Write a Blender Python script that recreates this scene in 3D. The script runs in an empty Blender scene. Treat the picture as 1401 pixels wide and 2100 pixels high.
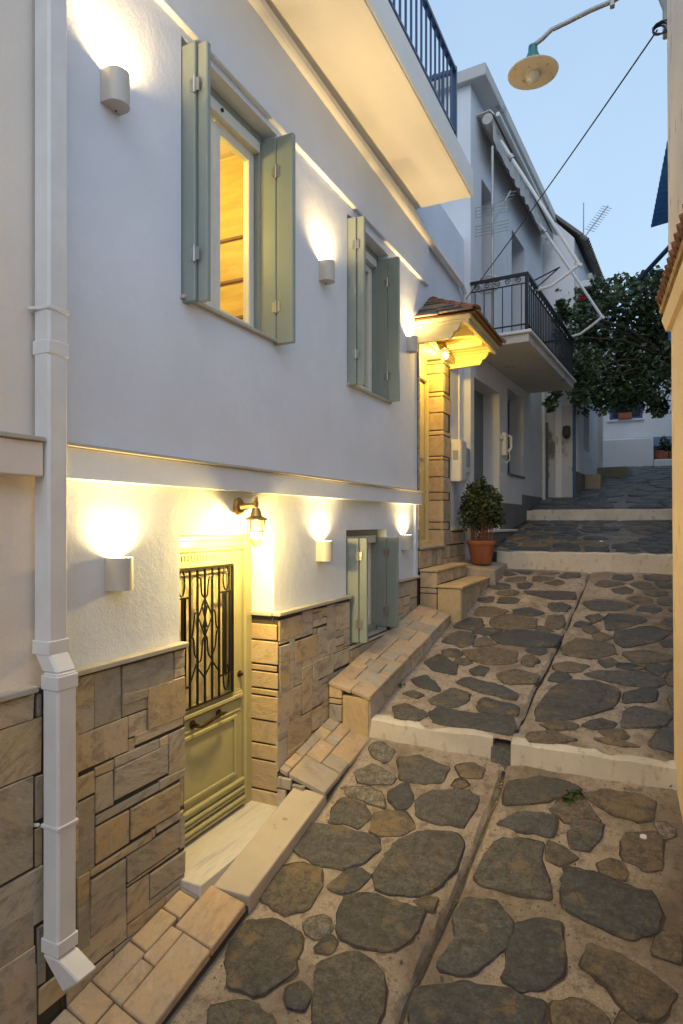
import bpy, bmesh, math, random
from mathutils import Vector, Matrix, noise
R = math.radians
random.seed(7)
sc = bpy.context.scene
col = sc.collection

# ------------------------------------------------------------------ camera
EYE = 2.6                                   # camera height, world z of the horizon line
F, CX, HY = 1300., 700.5, 1070.             # focal length (px), centre column and horizon row of the 1401x2100 photo
TH = math.atan(630 / F); S_, C_ = math.sin(TH), math.cos(TH)
cd = bpy.data.cameras.new('camera'); cam = bpy.data.objects.new('camera', cd); col.objects.link(cam)
cam.location = (0, 0, EYE); cam.rotation_euler = (R(90), 0, TH)
cd.sensor_width = 36; cd.lens = 36 * F / 2100; cd.shift_y = 20 / 2100; cd.clip_start = .02; cd.clip_end = 2000
sc.camera = cam

# ------------------------------------------------------------------ sky, sun, exposure
w = bpy.data.worlds.new('World'); sc.world = w; w.use_nodes = True
nt = w.node_tree; bg = nt.nodes['Background']
sky = nt.nodes.new('ShaderNodeTexSky'); sky.sky_type = 'NISHITA'; sky.sun_disc = False
SUN_EL, SUN_ROT = 42, 165
sky.sun_elevation = R(SUN_EL); sky.sun_rotation = R(SUN_ROT); sky.ozone_density = 2
mx = nt.nodes.new('ShaderNodeMix'); mx.data_type = 'RGBA'; mx.inputs[0].default_value = .85
nt.links.new(sky.outputs[0], mx.inputs[6]); cl = nt.nodes.new('ShaderNodeTexNoise'); cl.inputs['Scale'].default_value = 1.6; cl.inputs['Detail'].default_value = 5     # thin dusk cloud over the clear sky
tc = nt.nodes.new('ShaderNodeTexCoord'); nt.links.new(tc.outputs['Generated'], cl.inputs['Vector'])
cr_ = nt.nodes.new('ShaderNodeValToRGB'); nt.links.new(cl.outputs['Fac'], cr_.inputs[0])
cr_.color_ramp.elements[0].position = .3; cr_.color_ramp.elements[0].color = (.88, .93, .98, 1); cr_.color_ramp.elements[1].position = .7; cr_.color_ramp.elements[1].color = (1.08, 1.05, 1.0, 1)
ml = nt.nodes.new('ShaderNodeMix'); ml.data_type = 'RGBA'; ml.blend_type = 'MULTIPLY'; ml.inputs[0].default_value = 1; ml.inputs[6].default_value = (1.08, 1.50, 1.98, 1)
nt.links.new(cr_.outputs[0], ml.inputs[7]); nt.links.new(ml.outputs[2], mx.inputs[7])
nt.links.new(mx.outputs[2], bg.inputs[0]); bg.inputs[1].default_value = .15
sl = bpy.data.lights.new('sun', 'SUN'); sl.energy = .2; sl.angle = R(50); sl.color = (1, .87, .78)
so = bpy.data.objects.new('sun', sl); col.objects.link(so)
so.rotation_euler = (R(90 - SUN_EL), 0, R(180 - SUN_ROT))
vs = sc.view_settings; vs.view_transform = 'Standard'; vs.look = 'None'; vs.gamma = 1; vs.use_curve_mapping = False
vs.exposure = 1.56
try:
    sc.cycles.use_denoising = True
    sc.cycles.max_bounces = 8; sc.cycles.diffuse_bounces = 5; sc.cycles.sample_clamp_indirect = 6
except Exception: pass

# ------------------------------------------------------------------ photo pixel -> place
def ray(u, v):
    s = (u - CX) / F
    return (-S_ + s * C_, C_ + s * S_, (HY - v) / F)
def PX(u, v, x=-2.3):
    a = ray(u, v); t = x / a[0]; return Vector((x, t * a[1], t * a[2] + EYE))
def PY(u, v, y):
    a = ray(u, v); t = y / a[1]; return Vector((t * a[0], y, t * a[2] + EYE))
SEG = [[(-8, -3.9), (-2, -2.95), (0, -2.62), (1.5, -2.36), (2.31, -2.2), (2.89, -2.08), (3.56, -1.91), (4.48, -1.65)],
       [(4.48, -1.525), (6.6, -1.085), (8.7, -.63)], [(8.7, -.41), (11.8, .03)], [(11.8, .2), (15, .8), (19, 1.5), (34, 2.6)]]
def gz(y):
    for sg in SEG:
        if y < sg[-1][0] or sg is SEG[-1]: break
    if y <= sg[0][0]: return sg[0][1] + EYE
    for a, b in zip(sg, sg[1:]):
        if y <= b[0]: return a[1] + (b[1] - a[1]) * (y - a[0]) / (b[0] - a[0]) + EYE
    return sg[-1][1] + EYE
def PG(u, v):
    a = ray(u, v); t = .5
    while t < 40:
        if t * a[2] + EYE < gz(t * a[1]):
            lo, hi = t - .02, t
            for _ in range(20):
                m = (lo + hi) / 2
                if m * a[2] + EYE < gz(m * a[1]): hi = m
                else: lo = m
            return Vector((hi * a[0], hi * a[1], hi * a[2] + EYE))
        t += .02
    return Vector((t * a[0], t * a[1], t * a[2] + EYE))

# ------------------------------------------------------------------ materials
MAT = {}
def nodes(name):
    m = bpy.data.materials.new(name); m.use_nodes = True
    return m, m.node_tree, m.node_tree.nodes['Principled BSDF']
def N(nt, kind, **kw):
    n = nt.nodes.new('ShaderNode' + kind)
    for k, v in kw.items(): setattr(n, k, v)
    return n
def noise_node(nt, vec, scale, detail=4, rough=.55, stretch=None):
    if stretch:
        mp = N(nt, 'Mapping'); mp.inputs['Scale'].default_value = stretch; nt.links.new(vec, mp.inputs[0]); vec = mp.outputs[0]
    n = N(nt, 'TexNoise'); n.inputs['Scale'].default_value = scale; n.inputs['Detail'].default_value = detail; n.inputs['Roughness'].default_value = rough
    nt.links.new(vec, n.inputs['Vector']); return n.outputs['Fac']
def ramp(nt, fac, stops, mode='LINEAR'):
    r = N(nt, 'ValToRGB'); cr = r.color_ramp; cr.interpolation = mode
    while len(cr.elements) < len(stops): cr.elements.new(.5)
    for e, (p, c) in zip(cr.elements, stops):
        e.position = p; e.color = (*c, 1) if len(c) == 3 else c
    nt.links.new(fac, r.inputs[0]); return r.outputs[0]
def mix(nt, fac, a, b, blend='MIX'):
    m = N(nt, 'Mix', data_type='RGBA', blend_type=blend)
    for i, x in ((0, fac), (6, a), (7, b)):
        if hasattr(x, 'is_linked'): nt.links.new(x, m.inputs[i])
        elif i == 0: m.inputs[0].default_value = x
        else: m.inputs[i].default_value = (*x, 1)
    return m.outputs[2]
def bump(nt, b, h, strength, dist, prev=None):
    n = N(nt, 'Bump'); n.inputs['Strength'].default_value = strength; n.inputs['Distance'].default_value = dist
    nt.links.new(h, n.inputs['Height'])
    if prev: nt.links.new(prev, n.inputs['Normal'])
    nt.links.new(n.outputs[0], b.inputs['Normal']); return n.outputs[0]
def pos(nt): return N(nt, 'NewGeometry').outputs['Position']
def rnd(nt): return N(nt, 'ObjectInfo').outputs['Random']

def plaster(name, c, spread=.09, bumpy=.55, stain=None, rough=.85):
    m, nt, b = nodes(name); p = pos(nt)
    c2 = tuple(x * (1 - spread) for x in c)
    k = mix(nt, ramp(nt, noise_node(nt, p, 1.7, 5), [(.35, (0, 0, 0)), (.7, (1, 1, 1))]), c, c2)
    fine = noise_node(nt, p, 38, 5, .6); k = mix(nt, ramp(nt, fine, [(.3, (0, 0, 0)), (.75, (.35,) * 3)]), k, tuple(x * .9 for x in c))
    if stain:
        sc_, th, cs = stain
        k = mix(nt, ramp(nt, noise_node(nt, p, sc_, 7, .65, (1, 1, .45)), [(th, (0, 0, 0)), (th + .06, (1, 1, 1))]), k, cs)
    nt.links.new(k, b.inputs['Base Color']); b.inputs['Roughness'].default_value = rough
    n1 = bump(nt, b, noise_node(nt, p, 5, 3), bumpy, .012)
    bump(nt, b, noise_node(nt, p, 75, 4, .65), bumpy, .0035, n1)
    MAT[name] = m
def paint(name, c, rough=.45, metal=0., spread=.1, bmp=.15, scale=9., stretch=None):
    m, nt, b = nodes(name); p = pos(nt)
    f = noise_node(nt, p, scale, 5, .6, stretch)
    nt.links.new(mix(nt, ramp(nt, f, [(.3, (0, 0, 0)), (.75, (1, 1, 1))]), c, tuple(x * (1 - spread) for x in c)), b.inputs['Base Color'])
    b.inputs['Roughness'].default_value = rough; b.inputs['Metallic'].default_value = metal
    bump(nt, b, noise_node(nt, p, scale * 8, 3), bmp, .002)
    MAT[name] = m; return m, nt, b
def stone(name, tones, vein=.5, bumpy=.6, st_=7):
    m, nt, b = nodes(name); p = pos(nt); r = rnd(nt)
    n = len(tones)
    base = ramp(nt, r, [(i / n, c) for i, c in enumerate(tones)], 'CONSTANT')
    # rotate the vein direction from stone to stone
    rot = N(nt, 'VectorRotate', rotation_type='EULER_XYZ')
    cv = N(nt, 'CombineXYZ')
    for i, f_ in enumerate((1.3, 23., 0.)):
        mm = N(nt, 'Math', operation='MULTIPLY_ADD'); mm.inputs[1].default_value = f_; mm.inputs[2].default_value = (-.65, 0, .3)[i]; nt.links.new(r, mm.inputs[0]); nt.links.new(mm.outputs[0], cv.inputs[i])
    ofs = N(nt, 'VectorMath', operation='MULTIPLY_ADD'); ofs.inputs[1].default_value = (1, 1, 1); nt.links.new(p, ofs.inputs[0]); nt.links.new(cv.outputs[0], ofs.inputs[2]); nt.links.new(ofs.outputs[0], rot.inputs['Vector']); nt.links.new(cv.outputs[0], rot.inputs['Rotation'])
    st = noise_node(nt, rot.outputs[0], 7, 9, .72, (1, 1, st_))
    big = noise_node(nt, rot.outputs[0], 4.5, 5, .6)
    st2 = noise_node(nt, rot.outputs[0], 16, 9, .75, (1, 1.6, 4))
    k = mix(nt, ramp(nt, big, [(.50, (0, 0, 0)), (.68, (.42,) * 3)]), base, (.50, .35, .18))
    k = mix(nt, ramp(nt, st, [(.50, (0, 0, 0)), (.62, (vein,) * 3)]), k, (.16, .15, .145))
    k = mix(nt, ramp(nt, st2, [(.55, (0, 0, 0)), (.72, (.4,) * 3)]), k, (.11, .10, .09))
    k = mix(nt, ramp(nt, st, [(.30, (.45,) * 3), (.42, (0, 0, 0))]), k, (.60, .56, .49))
    k = mix(nt, ramp(nt, st2, [(.30, (.35,) * 3), (.42, (0, 0, 0))]), k, (.58, .50, .40))
    k = mix(nt, 1., k, (1.04, .985, .90), 'MULTIPLY')
    nt.links.new(k, b.inputs['Base Color']); b.inputs['Roughness'].default_value = .62
    n1 = bump(nt, b, st, bumpy, .018); n1 = bump(nt, b, st2, bumpy, .010, n1); n2 = bump(nt, b, big, bumpy * .7, .02, n1)
    bump(nt, b, noise_node(nt, p, 90, 3), .3, .003, n2)
    MAT[name] = m
plaster('plaster_white', (.71, .765, .87)); plaster('plaster_cream', (.80, .72, .64), .05, .5); plaster('plaster_soffit', (.83, .82, .78), .07, .12)
plaster('plaster_blue_white', (.66, .68, .71), .12, .4, (2.2, .64, (.50, .50, .48)))
plaster('plaster_old', (.56, .57, .57), .15, .6, (2.6, .53, (.20, .19, .18)))
plaster('plaster_far', (.78, .79, .80), .1, .4, (3., .66, (.5, .5, .5)))
plaster('plaster_warm', (.82, .66, .46), .12, .9, (6., .6, (.62, .42, .22)))
plaster('plaster_upper', (.72, .68, .64), .12, .7, (7., .6, (.40, .34, .30)))
plaster('plinth_grey', (.15, .16, .165), .15, .4); plaster('door_grey', (.30, .32, .31), .1, .2)
plaster('concrete', (.48, .42, .34), .25, .5, (9., .63, (.22, .18, .14)), .8)
plaster('soffit_grey', (.50, .49, .47), .12, .4, (3.5, .60, (.25, .24, .22)))
plaster('riser_white', (.68, .63, .56), .3, 1., (16., .56, (.46, .40, .33)))
plaster('blue_base', (.22, .30, .43), .15, .4)
stone('stone_wall', [(.44, .42, .38), (.47, .40, .29), (.38, .37, .34), (.52, .47, .40), (.32, .315, .30), (.45, .37, .26), (.41, .39, .37), (.50, .43, .35), (.36, .34, .29)], .6, .5, 4)
stone('stone_yellow', [(.54, .42, .25), (.50, .40, .25), (.56, .45, .30), (.46, .36, .24)], .25, .6, 2.5)
stone('stone_slab', [(.42, .35, .29), (.48, .39, .30), (.33, .31, .30), (.46, .36, .27), (.38, .36, .34)], .35, .7, 2.2)
stone('slate_roof', [(.13, .12, .11), (.17, .155, .14), (.10, .10, .10), (.20, .17, .14)], .5, .8)
paint('joint_dirt', (.085, .068, .052), .95, 0, .5, .6, 40); paint('joint_dark', (.06, .052, .045), .9); paint('cap_stone', (.50, .46, .39), .7, 0, .25)
paint('sage', (.255, .30, .28), .42, 0, .06, .1, 6); paint('sage_door', (.40, .375, .21), .38, 0, .05, .08, 6)
paint('cream_wood', (.60, .52, .29), .5, 0, .1, .15, 5); paint('white_frame', (.72, .72, .69), .35, 0, .04, .05)
paint('pipe_white', (.74, .74, .74), .45, 0, .14, .12, 5); paint('lamp_grey', (.52, .50, .46), .5, .1, .05, .1, 30)
paint('iron_black', (.012, .012, .014), .38, .3); paint('iron_navy', (.03, .06, .13), .4, .2); paint('brass', (.50, .33, .12), .32, .9, .3, .2, 20)
paint('bronze', (.10, .065, .04), .35, .9, .3); paint('galvanised', (.42, .42, .41), .5, .7, .3, .2, 14); paint('steel', (.45, .44, .42), .35, .9, .2)
paint('terracotta', (.38, .13, .055), .75, 0, .45, .3, 8); paint('roof_tile', (.30, .125, .065), .85, 0, .65, .7, 14)
paint('blue_paint', (.055, .12, .26), .5, 0, .15); paint('blue_bright', (.02, .16, .55), .45, 0, .2); paint('blue_door', (.13, .17, .20), .5, 0, .15)
paint('awning_cloth', (.52, .50, .46), .8, 0, .25, .3, 12); paint('tube_white', (.70, .70, .68), .4, 0, .15); paint('cable_black', (.015, .017, .02), .5); paint('cable_white', (.55, .55, .52), .5)
paint('teal_enamel', (.02, .20, .19), .35, 0, .3); paint('box_white', (.68, .66, .63), .45, 0, .06); paint('box_grey', (.30, .34, .38), .3); paint('soil', (.05, .035, .025), .95)
paint('bark', (.06, .045, .035), .9, 0, .4, .8, 25, (1, 1, .2)); paint('twig', (.22, .10, .05), .8); paint('wood_brown', (.26, .12, .05), .6, 0, .4, .4, 10, (1, 1, .15))
paint('old_wood', (.46, .32, .16), .75, 0, .5, .8, 12, (1, 1, .12)); paint('ochre_slab', (.32, .29, .20), .8, 0, .2); paint('rubble', (.22, .20, .18), .9, 0, .5, .8, 20)
paint('petal_red', (.45, .03, .03), .6); paint('litter_white', (.75, .75, .73), .7); paint('bulb_off', (.62, .60, .52), .25)
paint('interior_wood', (.70, .48, .16), .5, 0, .35, .2, 3, (1, 1, 6)); paint('interior_dark', (.05, .05, .05), .8); paint('interior_wall', (.75, .62, .40), .7)
def enamel():
    m, nt, b = nodes('enamel_rusty'); p = pos(nt)
    k = mix(nt, ramp(nt, noise_node(nt, p, 22, 6, .7), [(.60, (0, 0, 0)), (.66, (.8,) * 3)]), (.60, .55, .43), (.13, .06, .025))
    nt.links.new(k, b.inputs['Base Color']); b.inputs['Roughness'].default_value = .4; MAT['enamel_rusty'] = m
enamel()
def marble():
    m, nt, b = nodes('marble'); p = pos(nt)
    k = ramp(nt, noise_node(nt, p, 5, 6, .6, (6, .7, 1)), [(.3, (.42, .42, .43)), (.5, (.62, .59, .55)), (.7, (.55, .51, .46))])
    nt.links.new(k, b.inputs['Base Color']); b.inputs['Roughness'].default_value = .35; MAT['marble'] = m
marble()
def slate(name, tones, ochre, rough=.5):
    m, nt, b = nodes(name); p = pos(nt); r = rnd(nt)
    n = len(tones); base = ramp(nt, r, [(i / n, c) for i, c in enumerate(tones)], 'CONSTANT')
    v = N(nt, 'VectorMath', operation='ADD'); cb = N(nt, 'CombineXYZ'); mm = N(nt, 'Math', operation='MULTIPLY'); mm.inputs[1].default_value = 60
    nt.links.new(r, mm.inputs[0]); nt.links.new(mm.outputs[0], cb.inputs[0]); nt.links.new(mm.outputs[0], cb.inputs[2]); nt.links.new(p, v.inputs[0]); nt.links.new(cb.outputs[0], v.inputs[1])
    q = v.outputs[0]
    big = noise_node(nt, q, 4.6, 10, .74); fine = noise_node(nt, q, 70, 8, .8); st = noise_node(nt, q, 9, 8, .75, (1, 5, 1))
    vo = N(nt, 'TexVoronoi', feature='DISTANCE_TO_EDGE'); vo.inputs['Scale'].default_value = 5.5; nt.links.new(q, vo.inputs['Vector'])
    mid = noise_node(nt, q, 22, 10, .8)
    k = mix(nt, ramp(nt, mid, [(.40, (0, 0, 0)), (.60, (.8,) * 3)]), base, (.04, .038, .038))
    k = mix(nt, ramp(nt, mid, [(.32, (.8,) * 3), (.42, (0, 0, 0))]), k, (.20, .175, .145))
    k = mix(nt, ramp(nt, fine, [(.42, (0, 0, 0)), (.60, (.7,) * 3)]), k, (.035, .033, .033))
    k = mix(nt, ramp(nt, fine, [(.28, (.7,) * 3), (.38, (0, 0, 0))]), k, (.20, .185, .17))
    k = mix(nt, ramp(nt, big, [(ochre, (0, 0, 0)), (ochre + .07, (.6,) * 3)]), k, (.25, .18, .10))
    k = mix(nt, ramp(nt, st, [(.60, (0, 0, 0)), (.68, (.55,) * 3)]), k, (.28, .27, .26))
    nt.links.new(k, b.inputs['Base Color'])
    nt.links.new(ramp(nt, big, [(.3, (rough - .08,) * 3), (.7, (rough + .16,) * 3)]), b.inputs['Roughness'])
    n1 = bump(nt, b, big, .7, .03); n2 = bump(nt, b, st, .6, .012, n1); n2 = bump(nt, b, mid, .7, .012, n2); bump(nt, b, fine, .6, .005, n2)
    ck = ramp(nt, vo.outputs['Distance'], [(.0, (1, 1, 1)), (.012, (0, 0, 0))]); mk = mix(nt, ramp(nt, big, [(.52, (0, 0, 0)), (.56, (.85,) * 3)]), (0, 0, 0), ck)
    nt.links.new(mix(nt, mk, k, (.02, .018, .016)), b.inputs['Base Color'])
    MAT[name] = m
slate('paving_dark', [(.135, .14, .152), (.17, .172, .178), (.115, .125, .145), (.20, .19, .178), (.15, .145, .14)], .545, .36)
slate('paving_brown', [(.26, .205, .145), (.225, .19, .15), (.30, .235, .16)], .5, .45)
slate('paving_pale', [(.42, .37, .31), (.37, .34, .30)], .6, .6)
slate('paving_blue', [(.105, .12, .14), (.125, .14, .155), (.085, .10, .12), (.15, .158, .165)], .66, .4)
def N_add(nt, a, v):
    m = N(nt, 'Math', operation='ADD'); nt.links.new(a, m.inputs[0]); m.inputs[1].default_value = v; return m.outputs[0]
def mortar(name, tint):
    m, nt, b = nodes(name); p = pos(nt)
    fine = noise_node(nt, p, 95, 8, .8); mid = noise_node(nt, p, 17, 8, .75); big = noise_node(nt, p, 1.9, 5, .6)
    k = mix(nt, ramp(nt, fine, [(.36, (0, 0, 0)), (.62, (1, 1, 1))]), (.64, .545, .455), (.40, .325, .26))
    k = mix(nt, ramp(nt, fine, [(.64, (0, 0, 0)), (.72, (.8,) * 3)]), k, (.12, .085, .06))
    k = mix(nt, ramp(nt, fine, [(.27, (.9,) * 3), (.34, (0, 0, 0))]), k, (.70, .60, .48))
    k = mix(nt, ramp(nt, mid, [(.50, (0, 0, 0)), (.62, (.75,) * 3)]), k, (.20, .155, .115))
    k = mix(nt, ramp(nt, mid, [(.26, (.7,) * 3), (.38, (0, 0, 0))]), k, (.62, .54, .44))
    k = mix(nt, ramp(nt, big, [(.47, (0, 0, 0)), (.62, (.7,) * 3)]), k, (.22, .17, .125))
    # damp, dirty strip that follows the foot of the right-hand wall
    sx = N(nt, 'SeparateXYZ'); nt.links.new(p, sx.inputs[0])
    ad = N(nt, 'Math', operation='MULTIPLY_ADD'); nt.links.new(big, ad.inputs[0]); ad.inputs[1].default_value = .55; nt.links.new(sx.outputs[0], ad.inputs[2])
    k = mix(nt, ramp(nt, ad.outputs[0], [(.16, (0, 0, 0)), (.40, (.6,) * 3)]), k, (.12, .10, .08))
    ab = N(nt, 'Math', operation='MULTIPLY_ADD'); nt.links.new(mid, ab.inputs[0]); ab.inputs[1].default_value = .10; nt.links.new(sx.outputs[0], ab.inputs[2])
    k = mix(nt, ramp(nt, N_add(nt, ab.outputs[0], 2.4), [(.50, (.95,) * 3), (.56, (0, 0, 0))]), k, (.035, .03, .026))  # near-black band at the ledge foot: the ledge's shade painted in, plus dirt
    k = mix(nt, 1., k, tint, 'MULTIPLY')
    nt.links.new(k, b.inputs['Base Color']); b.inputs['Roughness'].default_value = .82
    n1 = bump(nt, b, mid, .8, .03); bump(nt, b, fine, .9, .012, n1); MAT[name] = m
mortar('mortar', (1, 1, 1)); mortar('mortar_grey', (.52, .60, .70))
def wet():
    m, nt, b = nodes('wet_gutter'); p = pos(nt)
    nt.links.new(ramp(nt, noise_node(nt, p, 30, 4), [(.3, (.02, .018, .015)), (.7, (.06, .05, .04))]), b.inputs['Base Color'])
    b.inputs['Roughness'].default_value = .1; bump(nt, b, noise_node(nt, p, 50, 3), .5, .006); MAT['wet_gutter'] = m
wet()
def glass(name, c=(1, 1, 1), rough=.02, trans=1.):
    m, nt, b = nodes(name); b.inputs['Base Color'].default_value = (*c, 1); b.inputs['Roughness'].default_value = rough
    b.inputs['Transmission Weight'].default_value = trans; b.inputs['IOR'].default_value = 1.2 if trans > .9 else 1.45; MAT[name] = m
def pane():
    m, nt, b = nodes('pane'); o = nt.nodes['Material Output']; t = N(nt, 'BsdfTransparent'); t.inputs[0].default_value = (.94, .95, .94, 1)
    g_ = N(nt, 'BsdfGlossy'); g_.inputs['Roughness'].default_value = .02; ms = N(nt, 'MixShader'); ms.inputs[0].default_value = .05
    nt.links.new(t.outputs[0], ms.inputs[1]); nt.links.new(g_.outputs[0], ms.inputs[2]); nt.links.new(ms.outputs[0], o.inputs[0]); MAT['pane'] = m
pane(); glass('pane_dark', (.05, .06, .07), .06, 0.)
def emit(name, c, s):
    m, nt, b = nodes(name); b.inputs['Base Color'].default_value = (*c, 1); b.inputs['Emission Color'].default_value = (*c, 1); b.inputs['Emission Strength'].default_value = s; MAT[name] = m
emit('bulb_warm', (1, .80, .45), 2.2); emit('led_warm', (1, .85, .6), 3.)
def globe(name, st, fac):
    m, nt, b = nodes(name); o = nt.nodes['Material Output']
    e = N(nt, 'Emission'); e.inputs[0].default_value = (1, .72, .26, 1); e.inputs[1].default_value = st
    t = N(nt, 'BsdfTransparent'); mxs = N(nt, 'MixShader'); mxs.inputs[0].default_value = fac
    nt.links.new(t.outputs[0], mxs.inputs[1]); nt.links.new(e.outputs[0], mxs.inputs[2]); nt.links.new(mxs.outputs[0], o.inputs[0]); MAT[name] = m
globe('globe_warm', .42, .62); globe('bulb_glow', 4., .6)
def leaf(name, a, bcol, tr=.25):
    m, nt, b = nodes(name); p = pos(nt)
    nt.links.new(mix(nt, ramp(nt, noise_node(nt, p, 5.5, 4), [(.35, (0, 0, 0)), (.68, (1, 1, 1))]), a, bcol), b.inputs['Base Color'])
    b.inputs['Roughness'].default_value = .5; b.inputs['Subsurface Weight'].default_value = 0
    MAT[name] = m
leaf('leaf_tree', (.028, .055, .024), (.10, .155, .06)); leaf('leaf_shrub', (.022, .040, .014), (.055, .075, .026)); leaf('leaf_weed', (.03, .07, .015), (.08, .13, .03))

# ------------------------------------------------------------------ mesh building
class MB:
    def __init__(s): s.v = []; s.f = []
    def add(s, vs, fs):
        o = len(s.v); s.v += [Vector(p) for p in vs]; s.f += [tuple(i + o for i in f) for f in fs]; return s
    def box(s, x0, x1, y0, y1, z0, z1):
        return s.add([(x, y, z) for z in (z0, z1) for y in (y0, y1) for x in (x0, x1)],
                     [(0, 2, 3, 1), (4, 5, 7, 6), (0, 1, 5, 4), (2, 6, 7, 3), (0, 4, 6, 2), (1, 3, 7, 5)])
    def hexa(s, b, t):                       # four bottom and four top corners
        return s.add(list(b) + list(t), [(3, 2, 1, 0), (4, 5, 6, 7)] + [(i, (i + 1) % 4, (i + 1) % 4 + 4, i + 4) for i in range(4)])
    def bar(s, p, q, w, h, up=(0, 0, 1)):
        p, q = Vector(p), Vector(q); d = (q - p).normalized(); u = Vector(up)
        if abs(d.dot(u)) > .95: u = Vector((1, 0, 0))
        a = d.cross(u).normalized() * w / 2; b = a.cross(d).normalized() * h / 2
        return s.hexa([p - a - b, p + a - b, p + a + b, p - a + b], [q - a - b, q + a - b, q + a + b, q - a + b])
    def tube(s, pts, r, n=8, cap=True, closed=False):
        pts = [Vector(p) for p in pts]; m = len(pts); rings = []; ref = None
        rr = r if isinstance(r, (list, tuple)) else [r] * m
        for i, p in enumerate(pts):
            if closed: d = pts[(i + 1) % m] - pts[i - 1]
            else: d = pts[min(i + 1, m - 1)] - pts[max(i - 1, 0)]
            d.normalize()
            if ref is None: ref = Vector((0, 0, 1)) if abs(d.z) < .9 else Vector((1, 0, 0))
            a = d.cross(ref).normalized(); b = a.cross(d).normalized(); ref = b
            rings.append([p + (a * math.cos(2 * math.pi * k / n) + b * math.sin(2 * math.pi * k / n)) * rr[i] for k in range(n)])
        fs = []
        for i in range(m if closed else m - 1):
            j = (i + 1) % m
            fs += [(i * n + k, i * n + (k + 1) % n, j * n + (k + 1) % n, j * n + k) for k in range(n)]
        if cap and not closed: fs += [tuple(range(n - 1, -1, -1)), tuple((m - 1) * n + k for k in range(n))]
        return s.add([p for g in rings for p in g], fs)
    def lathe(s, prof, c=(0, 0, 0), n=24, axis=None):
        M = Matrix.Translation(Vector(c))
        if axis is not None: M = M @ Vector((0, 0, 1)).rotation_difference(Vector(axis).normalized()).to_matrix().to_4x4()
        vs = [M @ Vector((r * math.cos(2 * math.pi * k / n), r * math.sin(2 * math.pi * k / n), z)) for r, z in prof for k in range(n)]
        fs = [(i * n + k, i * n + (k + 1) % n, (i + 1) * n + (k + 1) % n, (i + 1) * n + k) for i in range(len(prof) - 1) for k in range(n)]
        fs += [tuple(range(n - 1, -1, -1)), tuple((len(prof) - 1) * n + k for k in range(n))]
        return s.add(vs, fs)
    def prism(s, a, b):                      # two matching outlines
        n = len(a); return s.add(list(a) + list(b), [tuple(range(n - 1, -1, -1)), tuple(range(n, 2 * n))] + [(i, (i + 1) % n, (i + 1) % n + n, i + n) for i in range(n)])
    def build(s, name, mat, parent=None, bevel=0, smooth=False, M=None, seg=1, local=False):
        if M is not None: s.v = [M @ p for p in s.v]
        me = bpy.data.meshes.new(name); me.from_pydata(s.v, [], s.f)
        bm = bmesh.new(); bm.from_mesh(me)
        bmesh.ops.recalc_face_normals(bm, faces=bm.faces)
        if bevel:
            es = [e for e in bm.edges if len(e.link_faces) == 2 and e.calc_face_angle(0) > .5]
            bmesh.ops.bevel(bm, geom=es, offset=bevel, segments=seg, affect='EDGES', profile=.6, clamp_overlap=True)
        if smooth:
            for f in bm.faces: f.smooth = True
            for e in bm.edges:
                if len(e.link_faces) == 2 and e.calc_face_angle(0) > .7: e.smooth = False
        bm.to_mesh(me); bm.free()
        me.materials.append(MAT[mat])
        return link(name, me, parent, local)
def link(name, data, parent=None, local=False):
    o = bpy.data.objects.new(name, data); col.objects.link(o)
    if parent is not None:
        o.parent = parent
        if not local: o.matrix_parent_inverse = wm(parent).inverted()
    return o
def wm(o):
    m = o.matrix_parent_inverse @ o.matrix_basis if o.parent else o.matrix_basis
    return wm(o.parent) @ m if o.parent else m
def box(name, mat, parent, x0, x1, y0, y1, z0, z1, bevel=0, M=None):
    return MB().box(x0, x1, y0, y1, z0, z1).build(name, mat, parent, bevel, M=M)
def tag(o, label=None, cat=None, group=None, kind=None):
    if label: o['label'] = label
    if cat: o['category'] = cat
    if group: o['group'] = group
    if kind: o['kind'] = kind
    return o
def thing(name, label, cat, loc, group=None, rz=0):
    o = bpy.data.objects.new(name, None); col.objects.link(o); o.empty_display_size = .1
    o.location = loc; o.rotation_euler = (0, 0, rz); return tag(o, label, cat, group)
def copy_tree(o, parent=None):
    c = o.copy(); col.objects.link(c); c.parent = parent
    for ch in list(o.children): copy_tree(ch, c)
    return c
def struct(o): return tag(o, kind='structure')

def wall_holes(mb, l0, l1, z0, z1, holes, front, back):
    """solid wall in (x=out, y=along, z) with rectangular holes"""
    ls = sorted({l0, l1, *[h[i] for h in holes for i in (0, 1)]}); zs = sorted({z0, z1, *[h[i] for h in holes for i in (2, 3)]})
    nl, nz = len(ls) - 1, len(zs) - 1
    def solid(i, j):
        if not (0 <= i < nl and 0 <= j < nz): return False
        a, b = (ls[i] + ls[i + 1]) / 2, (zs[j] + zs[j + 1]) / 2
        return not any(h[0] < a < h[1] and h[2] < b < h[3] for h in holes)
    for i in range(nl):
        for j in range(nz):
            if not solid(i, j): continue
            y0, y1, a, b = ls[i], ls[i + 1], zs[j], zs[j + 1]
            for x in (front, back): mb.add([(x, y0, a), (x, y1, a), (x, y1, b), (x, y0, b)], [(0, 1, 2, 3)])
            if not solid(i - 1, j): mb.add([(front, y0, a), (front, y0, b), (back, y0, b), (back, y0, a)], [(0, 1, 2, 3)])
            if not solid(i + 1, j): mb.add([(front, y1, a), (front, y1, b), (back, y1, b), (back, y1, a)], [(0, 1, 2, 3)])
            if not solid(i, j - 1): mb.add([(front, y0, a), (front, y1, a), (back, y1, a), (back, y0, a)], [(0, 1, 2, 3)])
            if not solid(i, j + 1): mb.add([(front, y0, b), (front, y1, b), (back, y1, b), (back, y0, b)], [(0, 1, 2, 3)])
    return mb

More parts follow.
